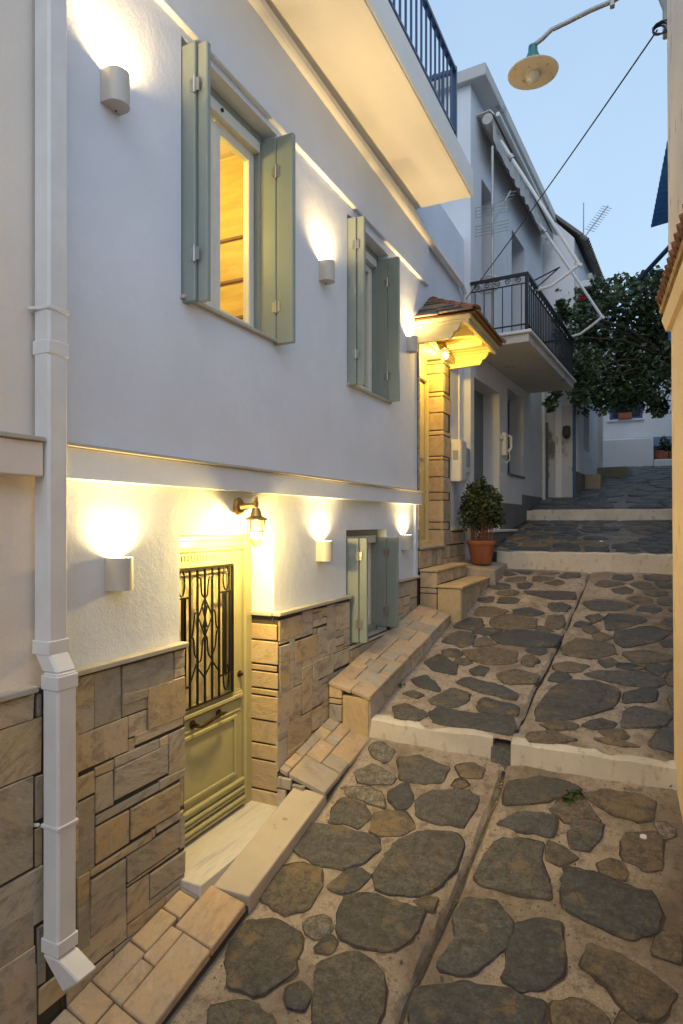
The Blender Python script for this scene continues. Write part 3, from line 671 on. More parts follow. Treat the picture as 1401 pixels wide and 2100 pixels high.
gd = lambda x, y: PX(360 + x / 6.177, 1080 + y / 6.177, xd + .02)
def gpath(pts, n=5):
    P = [gd(*p) for p in pts]; out = []
    for i in range(len(P) - 1):
        p0, p1, p2, p3 = P[max(i - 1, 0)], P[i], P[i + 1], P[min(i + 2, len(P) - 1)]
        for k in range(n):
            t = k / n; out.append(.5 * ((2 * p1) + (p2 - p0) * t + (2 * p0 - 5 * p1 + 4 * p2 - p3) * t * t + (3 * p1 - p0 - 3 * p2 + p3) * t ** 3))
    return out + [P[-1]]
gr = MB(); zt, zb = E0 - .285, E0 - 1.125
yb = [gd(x, 700).y for x in (118, 182, 278, 372, 465, 552, 605, 632, 690)]
yr = gd(725, 700).y; yl = 2 * yb[3] - yr
gr.box(xd + .012, xd + .03, yr - .012, yr, zb, zt).box(xd + .012, xd + .03, yl, yl + .012, zb, zt).box(xd + .012, xd + .03, yl, yr, zt - .008, zt).box(xd + .012, xd + .03, yl, yr, zb, zb + .008)
for i, y in enumerate(yb):
    lo_, hi_ = (zb, zt) if 1 <= i <= 5 else (E0 - .985, E0 - .46)
    gr.box(xd + .015, xd + .027, y - .0055, y + .0055, lo_, hi_)
for y in [2 * yb[3] - y for y in yb[6:]]: gr.box(xd + .015, xd + .027, y - .0055, y + .0055, E0 - .985, E0 - .46)
for z in (E0 - .455, E0 - .99):
    gr.box(xd + .014, xd + .028, yb[5], yr, z - .005, z + .005).box(xd + .014, xd + .028, yl, yb[1], z - .005, z + .005)
curves = [[(300,645),(318,670),(325,740),(335,850),(372,900),(405,860),(412,740),(430,640),(465,605)], [(275,1085),(245,1110),(230,1250),(215,1370),(200,1400)], [(200,1400),(230,1440),(240,1600),(270,1670)],
          [(470,1045),(500,1080),(510,1200),(520,1260),(545,1300)], [(545,1300),(520,1340),(505,1500),(475,1610)], [(280,1720),(325,1680),(345,1450),(372,1390)], [(372,1390),(400,1410),(415,1600),(465,1680)]]
for c in curves: gr.tube(gpath(c), .0055, 6)
for c in ([(372,905),(290,1150),(372,1390)], [(372,905),(465,1130),(372,1390)], [(340,1020),(400,1270)], [(405,990),(345,1290)], [(265,1740),(185,2000)], [(280,1790),(372,1920)], [(465,1690),(372,1900)], [(465,1700),(552,1830)]):
    gr.tube([gd(*p) for p in c], .0055, 6)
for cy_, ry in ((650, 150), (1900, 160)):
    for sgn in (1, -1):
        cc = gd(640, cy_); h_ = (gd(640, cy_ - ry) - gd(640, cy_)).z; yc = cc.y if sgn > 0 else 2 * yb[3] - cc.y
        gr.tube([(cc.x, yc + .03 * math.sin(a * math.pi / 8), cc.z + h_ * math.cos(a * math.pi / 8)) for a in range(16)], .0055, 6, closed=True)
gr.build('grille', 'iron_black', door)
MB().lathe([(.001, 0), (.022, 0), (.022, .008), (.012, .012), (.010, .03), (.001, .032)], (xd + .001, 3.565, E0 - 1.03), 16, (1, 0, 0)).build('lock', 'bronze', door, 0, True)
ha, hb = PX(402, 1488, xd + .03), PX(455, 1463, xd + .03); hz = (ha.z + hb.z) / 2
hd = MB()
for y in (ha.y, hb.y): hd.lathe([(.001, 0), (.026, 0), (.026, .006), (.012, .012), (.010, .045), (.001, .05)], (xd + .004, y, hz), 14, (1, 0, 0))
hd.tube([(xd + .045, ha.y - .02, hz - .005), (xd + .055, ha.y + .03, hz - .012), (xd + .062, (ha.y + hb.y) / 2, hz + .006), (xd + .055, hb.y - .03, hz + .012), (xd + .045, hb.y + .03, hz + .003)], [.006, .011, .013, .011, .006], 8)
hd.build('handle', 'bronze', door, 0, True)
box('threshold', 'marble', house, xd - .08, -2.14, 2.70, 3.72, E0 - 2.1, E0 - 1.932, .004)

# ---- stone plinth, every stone a piece of its own
plinth = MB().box(X0 - .011, X0 + .020, 1.93, 2.737, E0 - 2.3, E0 - .68).box(X0 - .011, X0 + .020, 3.709, 6.655, E0 - 2.0, E0 - 1.055).box(X0 - .011, X0 + .0201, 3.709, 4.858, E0 - 1.055, E0 - .645).box(X0 - .011, X0 + .0201, 5.782, 6.655, E0 - 1.055, E0 - .615)
plinth.box(X0 - .20, X0 - .011, 3.698, 3.709, E0 - 2.0, E0 - .645)
plinth = plinth.build('stone_plinth', 'joint_dark', house)
z7 = lambda x, y: PX(x / 2.0, 1300 + y / 2.0, X0 + .03)
z4 = lambda x, y: PX(350 + x / 2.547, 950 + y / 2.547, X0 + .03)
left = [(305,190,385,275),(305,292,385,290),(305,312,385,390),(390,165,497,345),(505,135,712,195),(720,75,760,88),(720,103,760,130),(720,148,760,168),(505,255,605,258),(505,295,605,300),(610,225,768,330),(530,340,603,395),
 (558,418,752,368),(308,425,525,475),(530,440,552,470),(475,512,652,468),(657,432,690,450),(695,415,768,540),(395,550,465,552),(395,595,465,700),(473,555,688,570),(310,600,388,650),(398,750,652,640),(657,605,768,575),(315,702,388,955),
 (395,800,530,855),(540,720,738,720),(742,592,755,700),(758,585,770,720),(375,970,622,840),(645,790,752,750),(525,915,738,870),(742,752,768,862),(375,1015,515,1020),(320,1005,365,1080),(320,1112,368,1275),(375,1115,518,1165),(525,1050,612,1120),(618,990,770,970),(300,1310,518,1250)]
right = [(570,825,690,890),(693,778,742,890),(748,790,795,805),(797,757,818,795),(748,825,816,833),(822,745,865,875),(868,750,887,785),(868,795,887,830),(868,835,887,865),(890,735,935,855),(572,925,625,925),(572,962,625,1020),(627,908,648,1165),(652,895,690,895),
 (652,935,770,1000),(773,865,818,980),(822,895,905,897),(822,930,862,985),(865,920,905,940),(908,870,935,945),(652,1052,688,1145),(692,1035,818,1010),(572,1050,622,1160),(572,1180,622,1182),(690,1068,740,1280),(745,1042,848,1090),(852,1002,935,1040),
 (560,1218,682,1290),(743,1145,775,1260),(778,1138,797,1245),(686,1325,790,1262),(565,1340,622,1385),(627,1300,682,1340),(565,1415,608,1420),(612,1378,736,1430),(740,1312,790,1370),(560,1458,608,1580),(612,1510,700,1480)]
def fill_gaps(parent, y0, y1, z0, z1, rects, cell=.009):
    ny, nz = int((y1 - y0) / cell), int((z1 - z0) / cell); occ = [[False] * nz for _ in range(ny)]
    for a, b, c, d in rects:
        for i in range(max(0, int((a - y0) / cell - .3)), min(ny, int((b - y0) / cell + 1.3))):
            for j in range(max(0, int((c - z0) / cell - .3)), min(nz, int((d - z0) / cell + 1.3))): occ[i][j] = True
    for i in range(ny):
        for j in range(nz):
            if occ[i][j]: continue
            w_ = 1
            while i + w_ < ny and not occ[i + w_][j] and w_ < 30: w_ += 1
            h_ = 1
            while j + h_ < nz and h_ < 16 and all(not occ[i + q][j + h_] for q in range(w_)): h_ += 1
            for p in range(w_):
                for q in range(h_): occ[i + p][j + q] = True
            if w_ >= 2 and h_ >= 2: stone_block(parent, y0 + i * cell, y0 + (i + w_) * cell - .004, z0 + j * cell, z0 + (j + h_) * cell - .004, X0 + .008, X0 + .028)
used = {0: [], 1: []}
for lst, fn, c in ((left, z7, 2.735), (right, z4, 9)):
    for x0, y0, x1, y1 in lst:
        a, b = fn(x0, y0), fn(x1, y1)
        if b.z > a.z - .02: b.z = a.z - .03
        b.y = min(b.y + .004, c); a.y -= .002; a.z += .003; b.z -= .004
        if b.y - a.y > .012: stone_block(plinth, a.y, b.y, b.z, a.z, X0 + .008, X0 + .03); used[fn is z4].append((a.y, b.y, b.z, a.z))
fill_gaps(plinth, 1.96, 2.735, E0 - 2.15, E0 - .69, used[0]); fill_gaps(plinth, 3.705, 4.85, E0 - 1.75, E0 - .655, used[1])
out = []; split_rect(5.785, 6.57, E0 - 1.05, E0 - .625, .2, out); split_rect(4.86, 6.57, E0 - 1.35, E0 - 1.09, .24, out); split_rect(1.95, 2.02, E0 - 1.5, E0 - .7, .3, out)
for y0, y1, z0, z1 in out: stone_block(plinth, y0 + .004, y1 - .004, z0 + .004, z1 - .004, X0 + .008, X0 + .03)
zj = [830, 918, 1042, 1078, 1167, 1203, 1332, 1452, 1538, 1692, 1790]
for a, b in zip(zj, zj[1:]):                                          # quoins on the door reveal, facing down the street
    z1 = PX(350 + 500 / 2.547, 950 + a / 2.547, X0 - .09).z - .006; z0 = PX(350 + 500 / 2.547, 950 + b / 2.547, X0 - .09).z + .006
    sp = random.uniform(.020, .034)
    bk, fr = 3.70, 3.683 + random.uniform(-.003, .003)
    MB().hexa([(X0 - .195, bk, z0), (X0 + sp, bk, z0), (X0 + sp, bk, z1), (X0 - .195, bk, z1)], [(X0 - .195, fr, z0), (X0 + sp, fr, z0), (X0 + sp, fr, z1), (X0 - .195, fr, z1)]).build('stone', 'stone_yellow', plinth, .005)
for y0, y1, z, x0 in ((1.93, 2.745, -.68, X0 - .01), (3.685, 4.858, -.645, X0 - .01), (5.79, 6.655, -.615, X0 - .01)): box('plinth_cap', 'cap_stone', house, x0, X0 + .05, y0, y1, E0 + z, E0 + z + .026, .004)
box('plinth_cap', 'cap_stone', house, X0 - .195, X0 - .012, 3.672, 3.708, E0 - .645, E0 - .619, .004)

# ---- upper entrance: stone jambs, door, lean-to porch
xe = X0 - .19
ed = MB().box(xe - .06, xe - .02, 6.705, 7.595, E0 - .30, E0 + 1.72).build('entrance_door', 'cream_wood', house, .003)
ring(MB(), xe - .02, xe + .03, 6.702, 7.598, E0 - .30, E0 + 1.80, .07).build('door_frame', 'cream_wood', ed, .008)
box('transom', 'cream_wood', ed, xe - .05, xe + .0, 6.705, 7.595, E0 + 1.80, E0 + 2.02, .004)
for k in range(4): box('door_panel', 'cream_wood', ed, xe - .021, xe - .008, 6.80 + .38 * (k % 2), 7.12 + .38 * (k % 2), E0 - .18 + .95 * (k // 2), E0 + .65 + .95 * (k // 2), .006)
MB().lathe([(.001, 0), (.075, 0), (.08, .012), (.07, .02), (.001, .022)], (xe + .03, 6.78, E0 + 1.38), 24, (1, 0, 0)).build('round_plaque', 'box_grey', ed, 0, True)
jamb = MB().box(X0 - .2, X0 - .012, 7.585, 7.598, E0 - .3, E0 + 2.02).box(X0 + .001, X0 + .008, 7.60, 7.92, E0 - 1.0, E0 + 2.0).box(X0 + .001, X0 + .008, 7.92, 8.59, E0 - 1.0, E0 - .11).box(X0 + .001, X0 + .008, 6.662, 7.60, E0 - 1.3, E0 - .305).box(X0 + .001, X0 + .008, 6.662, 6.70, E0 - .305, E0 + 2.0).box(X0 - .2, X0 - .012, 6.702, 6.71, E0 - .3, E0 + 2.02)
jamb = jamb.build('stone_jamb', 'joint_dark', house)
z = E0 - .29; hs = [.2, .09, .27, .1, .19, .21, .045, .26, .06, .22, .2, .055, .23, .12]
k = 0
while z < E0 + 1.99:
    h = min(hs[k % len(hs)], E0 + 2.0 - z); k += 1
    if h > .025:
        fr = 7.565 + random.uniform(-.003, .003); xx = X0 + random.uniform(.02, .028)
        MB().hexa([(X0 - .185, 7.59, z), (xx, 7.59, z), (xx, 7.59, z + h - .012), (X0 - .185, 7.59, z + h - .012)], [(X0 - .185, fr, z), (xx, fr, z), (xx, fr, z + h - .012), (X0 - .185, fr, z + h - .012)]).build('stone', 'stone_yellow', jamb, .005)
        stone_block(jamb, 7.60, 7.90 - random.choice((0, .1)), z, z + h - .012, X0 + .005, X0 + .024)
        stone_block(jamb, 6.665, 6.705, z, z + h - .012, X0 + .005, X0 + .02)
    z += h
out = []; split_rect(7.6, 8.585, E0 - .85, E0 - .30, .24, out); split_rect(7.92, 8.585, E0 - .29, E0 - .13, .2, out); split_rect(6.67, 7.6, E0 - .52, E0 - .32, .26, out)
for y0, y1, z0, z1 in out: stone_block(jamb, y0 + .004, y1 - .004, z0 + .004, z1 - .004, X0 + .005, X0 + .026)
box('plinth_cap', 'cap_stone', jamb, X0 - .01, X0 + .045, 7.93, 8.595, E0 - .115, E0 - .09, .004)
box('door_sill', 'stone_slab', jamb, X0 - .2, X0 + .05, 6.70, 7.62, E0 - .315, E0 - .285, .004)

PO = (6.60, 7.94); pz = E0 + 2.20; po = .60
porch = MB().box(X0 + .002, X0 + po - .02, PO[0] + .04, PO[1] - .04, pz - .03, pz - .005).build('porch_roof', 'cream_wood', house)
for y in (PO[0], PO[1] - .05):                                        # carved side boards
    prof = [(0, -.25), (.40, -.235), (.425, -.20), (.43, -.175), (.465, -.165), (.50, -.12), (.51, -.09), (.54, -.08), (.56, -.05), (.56, -.02), (0, -.02)]
    MB().prism([(X0 + a, y, pz + b) for a, b in prof], [(X0 + a, y + .05, pz + b) for a, b in prof]).build('bracket_board', 'cream_wood', porch, .004)
    MB().box(X0 + .002, X0 + po, y - .012, y + .05, pz - .09, pz - .05).box(X0 + .002, X0 + po + .015, y - .024, y + .05, pz - .05, pz - .004).build('crown_moulding', 'cream_wood', porch, .008)
MB().box(X0 + po - .05, X0 + po, PO[0], PO[1], pz - .11, pz - .03).box(X0 + po - .05, X0 + po + .02, PO[0] - .02, PO[1] + .02, pz - .055, pz - .002).build('front_fascia', 'cream_wood', porch, .008)
for y in (6.98, 7.42): box('rafter', 'cream_wood', porch, X0 + .01, X0 + po - .06, y, y + .06, pz - .12, pz - .031, .004)
box('wall_beam', 'cream_wood', porch, X0 + .026, X0 + .085, PO[0] + .05, PO[1] - .05, pz - .19, pz - .121, .004)
# slates: near hip, front slope
ax0, ax1 = X0 + .01, X0 + po + .07
pk0, pk1, zpk = 7.06, 7.50, E0 + 2.54
MB().add([(X0 + .005, PO[0] - .04, pz), (ax1, PO[0] - .04, pz), (ax1, PO[1] + .04, pz), (X0 + .005, PO[1] + .04, pz), (X0 + .005, pk0, zpk - .02), (X0 + .005, pk1, zpk - .02)], [(0, 1, 2, 3), (0, 1, 4), (1, 2, 5, 4), (2, 3, 5), (0, 4, 5, 3)]).build('roof_deck', 'wood_brown', porch)
def slates(e0, e1, t0, t1, rows, wid):
    e0, e1, t0, t1 = map(Vector, (e0, e1, t0, t1)); nrm = (e1 - e0).cross(t0 - e0).normalized()
    if nrm.z < 0: nrm = -nrm
    for r_ in range(rows):
        f0, f1 = r_ / rows - .02, (r_ + 1.35) / rows
        a0, a1 = e0.lerp(t0, f0), e1.lerp(t1, f0); b0, b1 = e0.lerp(t0, min(f1, 1)), e1.lerp(t1, min(f1, 1))
        n = max(1, int((a1 - a0).length / wid)); cuts = sorted([0, 1] + [min(.97, max(.03, (i + random.uniform(-.25, .25)) / n)) for i in range(1, n)])
        for c0, c1 in zip(cuts, cuts[1:]):
            lift = .014 + random.uniform(0, .014); th = random.uniform(.012, .02); jx = (t0 - e0).normalized() * random.uniform(-.02, .01)
            p = [a0.lerp(a1, c0 + .004) + nrm * lift + jx, a0.lerp(a1, c1 - .004) + nrm * (lift + random.uniform(-.006, .006)) + jx, b0.lerp(b1, c1) + nrm * .004, b0.lerp(b1, c0) + nrm * .004]
            MB().hexa(p, [q + nrm * th for q in p]).build('slate', 'slate_roof', porch, .003)
slates((X0 + .01, PO[0] - .05, pz), (ax1 - .02, PO[0] - .05, pz), (X0 + .01, pk0 - .02, zpk), (X0 + .06, pk0 - .02, zpk), 6, .22)
slates((ax1, PO[0] - .02, pz), (ax1, PO[1] + .03, pz), (X0 + .01, pk0, zpk), (X0 + .01, pk1, zpk), 6, .22)
def ridge_tiles(a, b, n, r0=.075):
    a, b = Vector(a), Vector(b); d = (b - a).normalized(); sd = d.cross(Vector((0, 0, 1))).normalized(); up = sd.cross(d)
    for i in range(n):
        p, q = a.lerp(b, i / n), a.lerp(b, (i + 1.12) / n); mb = MB(); m = 7; vs_ = []
        for c, rr in ((p, r0), (q, r0 * .82)):
            for off in (0, -.014):
                for k in range(m):
                    t = math.pi * k / (m - 1); vs_.append(c + (sd * math.cos(t) * (rr + off)) + up * (math.sin(t) * (rr + off) * .75 - .02 + random.uniform(-.002, .002)))
        fs = [(k, k + 1, 2 * m + k + 1, 2 * m + k) for k in range(m - 1)] + [(m + k, 3 * m + k, 3 * m + k + 1, m + k + 1) for k in range(m - 1)] + [(k, m + k, m + k + 1, k + 1) for k in range(m - 1)] + [(2 * m + k, 2 * m + k + 1, 3 * m + k + 1, 3 * m + k) for k in range(m - 1)]
        fs += [(0, 2 * m, 3 * m, m), (m - 1, 2 * m - 1, 4 * m - 1, 3 * m - 1)]
        mb.add(vs_, fs).build('ridge_tile', 'roof_tile', porch, 0, True)
ridge_tiles((ax1 + .01, PO[0] - .04, pz + .03), (X0 + .05, pk0, zpk + .02), 4); ridge_tiles((X0 + .05, pk0, zpk + .03), (X0 + .05, pk1, zpk + .03), 2); ridge_tiles((ax1 + .01, PO[1] + .04, pz + .03), (X0 + .05, pk1, zpk + .02), 4)

# ================================================================== STONE LEDGES, STEPS AND THE DOOR KERB
def slab_piece(parent, q, th, mat='stone_slab', name='slab_stone'):
    """a flat stone from four top corners"""
    t = [Vector(p) + Vector((0, 0, random.uniform(-.003, .004))) for p in q]; b = [p - Vector((0, 0, th)) for p in t]
    return MB().hexa(b, t).build(name, mat, parent, .005)
def lerp2(z, x, y): return z[0] + (z[1] - z[0]) * x + ((z[2] - z[0]) + (z[3] - z[1] - z[2] + z[0]) * x) * y
def ledge_top(parent, xi, xo, y0, y1, zc, size, th=.04, aspect=1., cells=None):
    """cladding of a sloping ledge: zc = rel. heights (inner near, outer near, inner far, outer far)"""
    out = []
    if cells: out = cells
    else: split_rect(0, (y1 - y0) * aspect, 0, xo - xi, size, out); out = [(a / ((y1 - y0) * aspect), b / ((y1 - y0) * aspect), c / (xo - xi), d / (xo - xi)) for a, b, c, d in out]
    for a, b, c, d in out:
        g_ = .0035; q = []
        for x, y in ((c, a), (d, a), (d, b), (c, b)):
            q.append(Vector((xi + (xo - xi) * x, y0 + (y1 - y0) * y, E0 + lerp2(zc, x, y))))
        m = sum(q, Vector()) / 4; q = [p + (m - p).normalized() * g_ * 1.4 for p in q]
        slab_piece(parent, q, th)
# near ledge
la = thing('stone_ledge', 'low paved stone ledge sloping along the wall below the square downpipe', 'ledge', (-2.1, 2.2, gz(2.2)))
zA = (-2.20, -2.34, -1.945, -2.02)
MB().hexa([(X0, 1.3, E0 - 2.75), (-1.925, 1.3, E0 - 2.75), (-1.925, 2.86, E0 - 2.4), (X0, 2.86, E0 - 2.4)], [(X0, 1.3, E0 + zA[0] - .03), (-1.925, 1.3, E0 + zA[1] - .03), (-1.925, 2.86, E0 + zA[3] - .03), (X0, 2.86, E0 + zA[2] - .03)]).build('bed', 'joint_dark', la)
ledge_top(la, X0 + .034, -1.915, 1.3, 2.80, zA, .30, .045, cells=[(0, .20, 0, .55), (0, .28, .55, 1), (.20, .43, 0, .42), (.28, .52, .42, 1), (.43, .52, 0, .42), (.52, .68, 0, .30), (.52, .66, .30, .52), (.52, .80, .52, 1), (.66, .80, .30, .52), (.68, .83, 0, .30), (.80, 1, .34, 1), (.83, .92, 0, .34), (.92, 1, 0, .34)])
# pale kerb in front of the sunken door
kb = MB().hexa([(-2.14, 2.80, E0 - 2.3), (-1.92, 2.83, E0 - 2.3), (-1.92, 3.74, E0 - 2.1), (-2.14, 3.68, E0 - 2.1)], [(-2.14, 2.80, E0 - 1.985), (-1.92, 2.83, E0 - 2.0), (-1.92, 3.74, E0 - 1.795), (-2.14, 3.68, E0 - 1.775)]).build('door_kerb', 'concrete', None, .012, seg=2)
tag(kb, 'smooth beige concrete kerb in front of the sunken glazed door', 'kerb')
# middle ledge
lb = thing('stone_ledge', 'short paved stone ledge between the beige door kerb and the raised stone bench', 'ledge', (-2.1, 4.1, gz(4.1)))
MB().hexa([(X0, 3.69, E0 - 2.1), (-1.93, 3.75, E0 - 2.1), (-1.93, 4.48, E0 - 1.9), (X0, 4.42, E0 - 1.9)], [(X0, 3.69, E0 - 1.71), (-1.93, 3.75, E0 - 1.82), (-1.93, 4.48, E0 - 1.68), (X0, 4.42, E0 - 1.57)]).build('bed', 'joint_dark', lb)
ledge_top(lb, X0 + .034, -1.915, 3.70, 4.47, (-1.675, -1.785, -1.535, -1.65), .25, .035, cells=[(0, .08, 0, .2), (0, .32, .2, 1), (.08, .28, 0, .2), (.32, .5, .55, 1), (.28, .46, 0, .2), (.32, .62, .2, .55), (.46, .62, 0, .2), (.5, 1, .55, 1), (.62, .75, .28, .55), (.62, .8, 0, .28), (.75, 1, .28, .55), (.8, 1, 0, .28)])
for x0, x1, z0, z1 in ((X0 + .035, -2.16, -1.80, -1.73), (-2.15, -2.06, -1.86, -1.76), (X0 + .035, -2.2, -1.93, -1.81), (-2.19, -2.08, -1.95, -1.87)): box('face_stone', 'stone_wall', lb, x0, x1, 3.672, 3.70, E0 + z0, E0 + z1, .004)
# raised bench
bn = thing('stone_bench', 'raised stone-clad bench ledge running under the small shuttered window', 'bench', (-2.1, 5.5, gz(5.5)))
zB = (-1.255, -1.335, -.905, -.985)
bed = MB().hexa([(X0, 4.46, E0 - 1.9), (-1.94, 4.52, E0 - 1.9), (-1.94, 6.6, E0 - 1.3), (X0, 6.6, E0 - 1.3)], [(X0, 4.46, E0 + zB[0] - .03), (-1.94, 4.52, E0 + zB[1] - .03), (-1.94, 6.6, E0 + zB[3] - .03), (X0, 6.6, E0 + zB[2] - .03)]).build('bed', 'joint_dark', bn)
ledge_top(bn, X0 + .034, -1.905, 4.43, 6.62, zB, .23, .03, 1.)
for x0, x1, z0, z1, m_ in ((X0 + .036, -2.155, -1.38, -1.29, 'stone_yellow'), (X0 + .036, -2.155, -1.425, -1.39, 'stone_yellow'), (X0 + .036, -2.155, -1.56, -1.435, 'stone_wall'), (-2.147, -1.928, -1.66, -1.352, 'stone_yellow')): box('face_stone', m_, bn, x0, x1, 4.445, 4.53, E0 + z0, E0 + z1, .005)
y = 4.46
while y < 6.58:
    L = random.uniform(.14, .3); y1 = min(y + L, 6.6); f = lambda q: E0 - 1.335 + (q - 4.43) / 2.19 * .35 - .032
    MB().hexa([(-1.945, y, gz(max(y, 4.5)) - .05), (-1.915, y, gz(max(y, 4.5)) - .05), (-1.915, y1 - .007, gz(y1) - .05), (-1.945, y1 - .007, gz(y1) - .05)], [(-1.945, y, f(y)), (-1.915, y, f(y)), (-1.915, y1 - .007, f(y1)), (-1.945, y1 - .007, f(y1))]).build('face_stone', 'stone_wall', bn, .004)
    y = y1
# entrance steps
stp = thing('entrance_steps', 'two stone-clad steps leading up to the porch door', 'steps', (-2.0, 7.2, gz(7.2)))
for x0, x1, zt, y0, y1 in ((X0 + .03, -2.07, -.52, 6.66, 7.90), (-2.07, -1.80, -.69, 6.66, 7.94)):
    st = box('step', 'joint_dark', stp, x0, x1 - .03, y0 + .02, y1 - .02, E0 - 1.4, E0 + zt - .028)
    n = 3; ys = [y0 - .02 + (y1 - y0 + .02) * k / n for k in range(n + 1)]
    for a, b in zip(ys, ys[1:]): slab_piece(st, [(x0, a + .002, E0 + zt), (x1 + .015, a + .002, E0 + zt), (x1 + .015, b - .002, E0 + zt), (x0, b - .002, E0 + zt)], .027, 'stone_yellow', 'tread_stone')
    y = y0 + .025
    while y < y1 - .06:
        b = min(y + random.uniform(.14, .26), y1)
        stone_block(st, y + .003, b - .003, (gz((y + b) / 2) - .08 if x1 > -2 else E0 - .68), E0 + zt - .032, x1 - .035, x1 - .003); y = b
    xs = [x0 + .004, x1 - .006]
    zs = [(E0 - .72, E0 - .556), (E0 - .78, E0 - .73), (E0 - .98, E0 - .79), (E0 - 1.2, E0 - .99)] if zt > -.6 else [(E0 - 1.15, E0 - .725)]
    for z0, z1 in zs: MB().box(xs[0], xs[1], y0 - .004, y0 + .02, z0, z1).build('face_stone', 'stone_yellow', st, .005)
pf = MB().hexa([(X0 + .03, 7.9, E0 - 1.2), (-1.70, 7.9, E0 - 1.2), (-1.70, 8.66, E0 - 1.), (X0 + .03, 8.6, E0 - 1.)], [(X0 + .03, 7.93, E0 - .55), (-1.72, 7.93, E0 - .60), (-1.72, 8.66, E0 - .555), (X0 + .03, 8.6, E0 - .52)]).build('paved_platform', 'stone_slab', None, .01)
tag(pf, 'low flat stone platform beside the entrance steps under the potted shrub', 'platform')

# ================================================================== WALL LAMPS AND LANTERNS
def wall_lamp_proto():
    root = thing('wall_lamp', None, 'wall lamp', (0, 0, 0), 'half-round uplights on the white facade')
    n = 14; wd, dp, h, t = .058, .105, .155, .006
    def outline(o): return [(0 + o, -(wd - o))] + [(dp - wd + (wd - o) * math.sin(math.pi * k / n), -(wd - o) * math.cos(math.pi * k / n)) for k in range(n + 1)] + [(0 + o, wd - o)]
    A, B2 = outline(0), outline(t); m = len(A); mb = MB()
    vs_ = [(x, y, 0) for x, y in A] + [(x, y, h) for x, y in A] + [(x, y, h) for x, y in B2] + [(x, y, h - .085) for x, y in B2]
    fs = [tuple(range(m))] + [(r * m + i, r * m + (i + 1) % m, (r + 1) * m + (i + 1) % m, (r + 1) * m + i) for r in range(3) for i in range(m)] + [tuple(3 * m + i for i in range(m))]
    mb.add(vs_, fs).build('lamp_body', 'lamp_grey', root, 0, True, local=True)
    MB().lathe([(.001, 0), (.028, 0), (.028, .004), (.001, .005)], (.055, 0, h - .084), 14).build('led', 'led_warm', root, local=True)
    MB().lathe([(.001, 0), (.005, 0), (.005, .003), (.001, .004)], (.02, .02, -.003), 8).build('screw', 'bronze', root, local=True)
    L = bpy.data.lights.new('led_light', 'SPOT'); L.energy = 21; L.color = (1, .67, .28); L.spot_size = R(165); L.spot_blend = .9; L.shadow_soft_size = .035
    o = link('led_light', L, root, True); o.location = (.058, 0, h - .026); o.rotation_euler = (R(180), R(-4), 0)
    return root
lp = wall_lamp_proto()
spots = [(2.225, 1.955, 0, 'half-round grey uplight on upper wall between downpipe and first shuttered window'), (4.40, 1.87, 0, 'half-round grey uplight on upper wall between the two upstairs windows'),
         (6.37, 1.80, 0, 'half-round grey uplight on upper wall beside the porch roof'), (2.26, -.325, -.012, 'half-round grey uplight on lower wall between downpipe and glazed door'),
         (4.38, -.305, -.012, 'half-round grey uplight on lower wall between brass lantern and small window'), (6.24, -.29, -.012, 'half-round grey uplight on lower wall next to the entrance steps')]
for i, (y, z, dx, lab) in enumerate(spots):
    o = lp if i == 0 else copy_tree(lp)
    o.location = (X0 + dx, y, E0 + z); o['label'] = lab
    if z < 0:
        for ch in o.children:
            if ch.type == 'LIGHT': ch.data = ch.data.copy(); ch.data.energy = 11
def lantern(y, z, reach, s, label, power, arm=True, hue=(1, .70, .20)):
    root = thing('wall_lantern', label, 'lantern', (X0 - .012, y, E0 + z), 'brass bulkhead lanterns')
    if arm:
        MB().lathe([(.001, 0), (.055, 0), (.055, .008), (.045, .014), (.04, .022), (.02, .026), (.001, .03)], (0, 0, 0), 20, (1, 0, 0)).build('wall_plate', 'brass', root, 0, True, local=True)
        MB().tube([(.02, 0, 0), (.06, 0, .004), (reach, 0, .008)], [.022, .014, .012], 10).lathe([(.001, -.02), (.016, -.018), (.016, .02), (.008, .026), (.013, .034), (.010, .046), (.001, .05)], (reach, 0, .01), 14).build('arm', 'brass', root, 0, True, local=True)
    c = (reach, 0, 0)
    MB().lathe([(.020 * s, -.01 * s), (.026 * s, -.03 * s), (.034 * s, -.055 * s), (.062 * s, -.068 * s), (.064 * s, -.076 * s), (.050 * s, -.078 * s), (.02 * s, -.05 * s)], c, 24).build('hood', 'brass', root, 0, True, local=True)
    MB().lathe([(.048 * s, -.078 * s), (.050 * s, -.11 * s), (.050 * s, -.150 * s), (.044 * s, -.178 * s), (.03 * s, -.200 * s), (.012 * s, -.210 * s), (.001 * s, -.212 * s)], c, 24).build('globe', 'globe_warm', root, 0, True, local=True)
    MB().lathe([(.051 * s, -.132 * s), (.054 * s, -.132 * s), (.054 * s, -.139 * s), (.051 * s, -.139 * s)], c, 24).build('guard_ring', 'brass', root, 0, True, local=True)
    for a in (0, 90, 180, 270):
        ca, sa = math.cos(R(a)), math.sin(R(a))
        MB().tube([(reach + r * s * ca, r * s * sa, q * s) for r, q in ((.056, -.075), (.056, -.155), (.048, -.185), (.02, -.214), (.0, -.218))], .0045, 6).build('guard_bar', 'brass', root, 0, True, local=True)
    MB().lathe([(.001, -.11 * s), (.022 * s, -.12 * s), (.032 * s, -.15 * s), (.022 * s, -.178 * s), (.001, -.185 * s)], c, 16).build('bulb', 'bulb_glow', root, 0, True, local=True)
    L = bpy.data.lights.new('lantern_light', 'POINT'); L.energy = power; L.color = hue; L.shadow_soft_size = .04 * s
    o = link('lantern_light', L, root, True); o.location = (reach, 0, -.15 * s)
    return root
lantern(3.285, .097, .135, 1.14, 'brass lantern with glowing globe above the glazed street door', 165)
